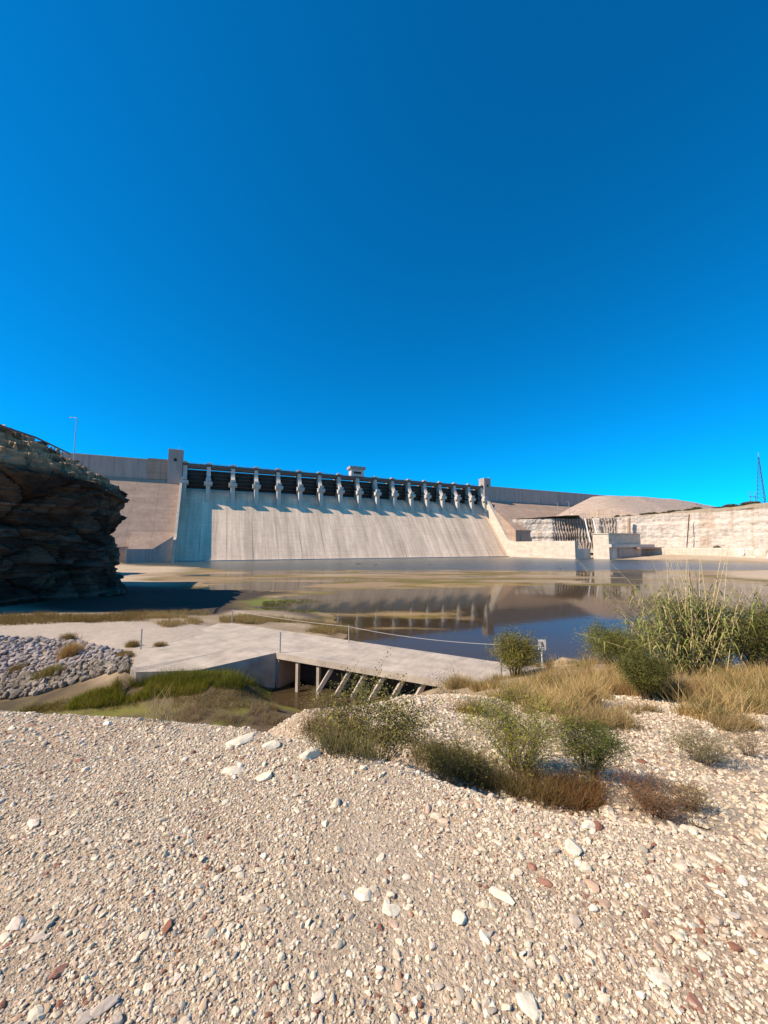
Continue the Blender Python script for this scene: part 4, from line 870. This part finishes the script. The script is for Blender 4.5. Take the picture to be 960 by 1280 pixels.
def shrub(name, lab, px, py, Y, wpx, hpx, nst, nleaf, leaf, ca, cb, cat='shrub', droop=0., stemr=.012, spread=1.0, feather=False, twigs=3, bare=.25, hshape=.5, wiggle=.12):
    base = atY(px, py, Y); X0, Y0 = base[0], base[1]; z0 = float(terrain(X0, Y0)[0]); W = wpx/F*Y/2; H = atY(px, py-hpx, Y)[2]-z0
    root = empty(name, (X0, Y0, z0-.03), 0, label=lab, cat=cat); st = MB(); tips = []
    for k in range(nst):
        a = random.uniform(0, 6.283); rr = math.sqrt(random.random()); hh = H*(1-hshape*rr*rr)*random.uniform(.7, 1.05)
        end = Vector((math.cos(a)*W*rr*spread, math.sin(a)*W*rr*spread*.8, hh)); p = Vector((math.cos(a)*W*.08, math.sin(a)*W*.08, 0)); pts = [p]
        for s in range(1, 6):
            t = s/5; q = p.lerp(end, t)+Vector((random.gauss(0, 1), random.gauss(0, 1), random.gauss(0, .4)))*W*wiggle*t; q.z = max(q.z, .01); q.z += H*.12*math.sin(t*3.14); pts.append(q)
        for s in range(5): st.tube(pts[s], pts[s+1], stemr*(1-s/6), stemr*(1-(s+1)/6), 4)
        tips.append((pts, 1.0))
        for _ in range(twigs):
            s = random.uniform(.25, .95)*5; i0 = int(s); i0 = min(i0, 4); p0 = pts[i0].lerp(pts[i0+1], s-i0)
            e_ = p0+Vector((random.gauss(0, 1), random.gauss(0, 1), random.uniform(-.2, 1.0)))*W*.28; tp = [p0, p0.lerp(e_, .5)+Vector((0, 0, W*.03)), e_]
            st.tube(tp[0], tp[1], stemr*.4, stemr*.3, 4); st.tube(tp[1], tp[2], stemr*.3, stemr*.15, 4); tips.append((tp, .5))
    st.build('stems', m_stem, root)
    n = nleaf; ti = [random.choices(range(len(tips)), [x[1] for x in tips])[0] for _ in range(n)]
    Ps = np.zeros((n, 3)); Ds = np.zeros((n, 3))
    for j, i_ in enumerate(ti):
        pts, wgt = tips[i_]; s = (bare if wgt == 1 else .1)+(1-(bare if wgt == 1 else .1))*random.random()**.8; f_ = min(s, .999)*(len(pts)-1); a_ = int(f_)
        Ps[j] = pts[a_].lerp(pts[a_+1], f_-a_); Ds[j] = (pts[a_+1]-pts[a_]).normalized()
    Ps += rng.normal(0, leaf*(1.2 if not feather else 1.6), (n, 3)); Ps[:, 2] = np.maximum(Ps[:, 2], .005)
    d = Ds*.8+rng.normal(0, .75, (n, 3)); d[:, 2] -= droop; d /= np.linalg.norm(d, axis=1)[:, None]
    s_ = np.cross(d, rng.normal(size=(n, 3))); s_ /= np.linalg.norm(s_, axis=1)[:, None]
    L = leaf*rng.uniform(.6, 1.4, n)[:, None]; wr = .10 if feather else .32
    V = np.stack([Ps, Ps+d*L*.5+s_*L*wr, Ps+d*L, Ps+d*L*.5-s_*L*wr], 1)
    base_c = gcols(n, ca, cb, .25); cn = vnoise(Ps/max(W, .01)*3, 5); base_c = base_c*(1+.55*cn[:, None])
    me = npmesh('foliage', V.reshape(-1, 3), np.arange(4*n).reshape(-1, 4), np.repeat(np.clip(base_c, .01, 1), 4, 0)); link('foliage', me, m_leaf, root)
    return root
dk, md = (.045, .055, .012), (.12, .13, .03)
shrub('shrub', 'rounded feathery olive green shrub at the right end of the bridge', 643, 846, 23.5, 66, 62, 34, 15000, .13, (.10, .10, .025), (.30, .26, .06), feather=True, stemr=.02, twigs=7)
shrub('shrub', 'sparse thin grey green shrub in front of the bridge deck', 562, 858, 19, 46, 38, 14, 1500, .08, (.12, .12, .05), (.22, .2, .09), stemr=.012, twigs=5, feather=True)
shrub('shrub', 'tall leafy shrub left of centre growing up behind the gravel lip', 466, 948, 4.2, 165, 108, 64, 9500, .021, (.08, .08, .018), (.34, .29, .07), stemr=.004, twigs=5, bare=.1, wiggle=.1)
shrub('shrub', 'dark bare twigged shrub below the leafy one at the lip', 425, 925, 4.6, 90, 62, 36, 5200, .018, (.10, .07, .03), (.2, .14, .06), stemr=.004, twigs=6)
shrub('shrub', 'loose yellow green shrub in the middle of the lower terrace', 650, 985, 4.9, 165, 115, 54, 11500, .034, (.10, .11, .018), (.36, .34, .06), stemr=.005, twigs=5, feather=True, bare=.15)
shrub('shrub', 'dense dark green shrub right of the yellow green one near the large boulder', 738, 985, 4.9, 92, 92, 40, 13000, .028, (.05, .075, .012), (.13, .16, .03), stemr=.005, twigs=6, feather=True, bare=.3, hshape=.35)
shrub('shrub', 'low reddish brown twiggy shrub beside the oval white rock', 815, 1018, 4.2, 110, 50, 60, 5600, .022, (.16, .07, .03), (.28, .15, .06), stemr=.003, twigs=5, feather=True)
shrub('shrub', 'small grey green shrub alone on the gravel at the far right', 880, 958, 6.1, 84, 52, 36, 6500, .026, (.12, .12, .05), (.26, .23, .11), stemr=.004, twigs=5, feather=True)
shrub('shrub', 'dry brown twiggy shrub at the right frame edge', 935, 945, 6.6, 60, 42, 24, 2400, .024, (.2, .15, .07), (.34, .25, .12), stemr=.004, twigs=5, feather=True)
shrub('shrub', 'tall drooping feathery dark green shrub in the golden grass', 808, 900, 11.5, 62, 88, 34, 22000, .06, (.06, .065, .016), (.19, .18, .045), feather=True, stemr=.01, twigs=7, droop=.3, hshape=.3)
shrub('shrub', 'small dark green sprig shrub on the terrace edge', 612, 905, 8, 60, 34, 18, 2500, .03, dk, md, feather=True, stemr=.005, twigs=4)
shrub('shrub', 'low spreading green shrub behind the left of the golden grass', 770, 832, 20, 100, 46, 40, 22000, .10, (.08, .095, .02), (.24, .23, .06), feather=True, stemr=.015, twigs=6)
shrub('shrub', 'large dark green bush filling the right frame edge beside the reeds', 950, 838, 17.5, 150, 84, 60, 42000, .11, (.08, .085, .02), (.25, .23, .06), feather=True, stemr=.02, twigs=7, hshape=.45)
shrub('shrub', 'dark green bush directly behind the giant reeds', 870, 838, 19.5, 150, 92, 60, 36000, .11, (.08, .085, .02), (.27, .25, .06), feather=True, stemr=.02, twigs=7)
shrub('shrub', 'small tan shrub on the mud at the water edge by the reeds', 740, 832, 24, 34, 26, 14, 2600, .08, (.12, .1, .05), (.22, .18, .09), feather=True, stemr=.01)
shrub('shrub', 'upright leafy weed growing in front of the bridge struts', 452, 884, 12, 24, 48, 10, 1600, .05, (.14, .15, .05), (.26, .26, .11), stemr=.008)
shrub('shrub', 'twiggy dry shrub at the channel edge under the bridge', 405, 905, 8.2, 60, 42, 22, 3000, .03, (.14, .12, .04), (.28, .22, .09), stemr=.005, feather=True)
shrub('shrub', 'ragged olive shrub between the leafy shrub and the yellow green one on the lip', 560, 965, 4.6, 90, 62, 34, 4200, .026, (.10, .10, .02), (.32, .28, .07), stemr=.004, twigs=5, feather=True, hshape=.7)
shrub('shrub', 'ragged low shrub of dry stems beside the right end of the lip grass', 865, 1012, 4.4, 60, 40, 30, 2200, .022, (.16, .11, .04), (.34, .26, .10), stemr=.004, twigs=5, feather=True, hshape=.7)
# giant reeds: each cane a part, leaves one part
def reeds():
    b0 = atY(866, 842, 17.5); z0 = float(terrain(b0[0], b0[1])[0]); root = empty('giant_reed_clump', (b0[0], b0[1], z0), 0, label='tall clump of giant reeds with bare tan canes rising above the right bank', cat='reed clump')
    LX = []; m_c = M('cane', (.62, .47, .24), rough=.7, noises=((6, .7, 1.2, 3),))
    for k in range(95):
        tall = k < 18
        bx = random.gauss(0, .55); by = random.gauss(0, .6); a = random.gauss(-.08, .30 if tall else .42)+bx*.2; le = (10.6-z0)*random.uniform(.85, 1.15) if tall else random.uniform(2.4, 4.4)
        lean = Vector((math.sin(a)*le, random.gauss(0, .35)*le*.3, math.cos(a)*le)); p = Vector((bx, by, -.1)); pts = [p+lean*t+Vector((math.sin(a)*t*t*.25*le, 0, -abs(a)*t*t*.3)) for t in [i/7 for i in range(8)]]
        st = MB(); r0 = .024 if tall else .02
        for i in range(7): st.tube(pts[i], pts[i+1], r0*(1-i*.11), r0*(1-(i+1)*.11), 5)
        st.build('cane', m_c, root)
        for i in range(26 if not tall else 12):
            t = random.uniform(.12, .97 if not tall else .75)*7; i0 = int(t); q = pts[i0].lerp(pts[min(i0+1, 7)], t-i0); LX.append((q, lean.normalized()))
    V = []; Cc = []; n = 0; Fq = []
    for q, d0 in LX:
        a = random.uniform(0, 6.283); L = random.uniform(.35, .8); w_ = random.uniform(.02, .035); h = Vector((math.cos(a), math.sin(a), 0)); s = Vector((-math.sin(a), math.cos(a), 0))*w_
        up = random.uniform(.3, 1.1); c = C((.24, .25, .07) if random.random() < .6 else (.36, .30, .14) if random.random() < .6 else (.13, .15, .04))*random.uniform(.7, 1.3)
        pts = [q+h*L*t*.8+Vector((0, 0, L*(up*t-1.1*t*t))) for t in (0, .33, .66, 1)]
        for i, p in enumerate(pts):
            ww = s*(.6, 1, .7, .05)[i]; V += [p-ww, p+ww]; Cc += [c, c]
        for i in range(3): Fq.append((n+2*i, n+2*i+1, n+2*i+3, n+2*i+2))
        n += 8
    link('leaves', npmesh('leaves', np.array([tuple(v) for v in V]), np.array(Fq), np.array(Cc)), m_leaf, root)
reeds()
# shrubs along the far cliff rim and left cliff top
def small_bush(seed, ca, cb):
    random.seed(seed); n = 900; root = bpy.data.objects.new('rim_shrub', None); COL.objects.link(root)
    P = rng.normal(size=(n, 3)); P /= np.linalg.norm(P, axis=1)[:, None]; P *= rng.uniform(.5, 1, (n, 1)); P[:, 2] = np.abs(P[:, 2])*.8; P *= (1+.3*fbm(P*2+seed, 2, seed)[:, None])
    d = rng.normal(size=(n, 3)); d /= np.linalg.norm(d, axis=1)[:, None]; s = np.cross(d, rng.normal(size=(n, 3))); s /= np.linalg.norm(s, axis=1)[:, None]
    V = np.stack([P, P+d*.12+s*.05, P+d*.24, P+d*.12-s*.05], 1)
    me = npmesh('foliage', V.reshape(-1, 3), np.arange(4*n).reshape(-1, 4), np.repeat(gcols(n, ca, cb), 4, 0)); me.materials.append(m_leaf)
    o = bpy.data.objects.new('foliage', me); COL.objects.link(o); o.parent = root
    m = MB(); m.tube((0, 0, -.4), (0, 0, .5), .06, .03, 5); m.build('stem', m_stem, root); return root
protos = [small_bush(k, (.07, .06, .025), (.17, .14, .06)) for k in range(3)]; random.seed(3)
used = [False]*3
def place_bush(x, y, z, s, lab, grp):
    k = random.randrange(3)
    if used[k]: o = copy_tree(protos[k])
    else: o = protos[k]; used[k] = True
    o.location = (x, y, z); o.scale = (s*random.uniform(.9, 1.4), s, s*random.uniform(.7, 1.1)); o.rotation_euler = (0, 0, random.uniform(0, 6)); tag(o, lab, 'shrub', grp)
for k in range(95):
    px = random.uniform(690, 962); Yc = np.interp(px, [a for a, _ in rp[1:]], [b for _, b in rp[1:]])+random.uniform(4, 12); x = (px-480)/F*Yc*cp
    s = random.uniform(1.1, 3.0)*(1.5 if px > 870 and random.random() < .5 else 1)
    place_bush(x, Yc, tops[min(tops, key=lambda q: abs(q-px))]+.3, s, 'small dark shrub growing on the rim of the pale right cliff', 'shrubs along the right cliff rim')
fv = P3[:].reshape(-1, 3)
for k in range(22):
    px = random.uniform(-5, 118); j = random.randrange(245, 275); i = min(range(0, 420, 4), key=lambda i: abs(480+F*Pc[j, i, 0]/max(Pc[j, i, 1], 1)-px)); p = Pc[j, i]
    place_bush(p[0], p[1], p[2]-.1, random.uniform(.35, .85), 'small dry shrub on the sunlit top of the left cliff', 'shrubs on the left cliff top')
HZ2 = hz.reshape(420, 420)
for k in range(46):
    a_, b_ = random.uniform(235, 480), random.uniform(370, 560); iy = int((b_-hy[0])/(hy[1]-hy[0])); ix = int((a_-hx[0])/(hx[1]-hx[0])); zz = HZ2[iy, ix]
    if zz < 38: continue
    place_bush(hx[ix], hy[iy], zz-.1, random.uniform(.5, 1.3), 'tiny dark shrub dotted on the smooth brown mound', 'shrubs on the mound')
p = atY(880, 677, 300)
place_bush(p[0]+8, p[1]-2, 9.2, 2.0, 'lone dark shrub at the foot of the pale right cliff', None)
# small rocks breaking the far water
for k, (px, py, s) in enumerate(((448, 705, .7), (470, 706, .5), (500, 705, .5), (538, 705.5, .6), (424, 705, .4), (584, 718, .35), (700, 710, .35))):
    a = at(px, py, 0); V, Fc = rock_meshes[k]; o = link('water_rock', npmesh('water_rock', V*s*C([2.2, 1, .7]), Fc, np.tile(C([.16, .12, .09]), (len(V), 1))), m_rock); o.location = (a[0], a[1], .05)
    tag(o, 'small dark rock breaking the water surface in front of the spillway', 'rock', 'rocks in the far water')
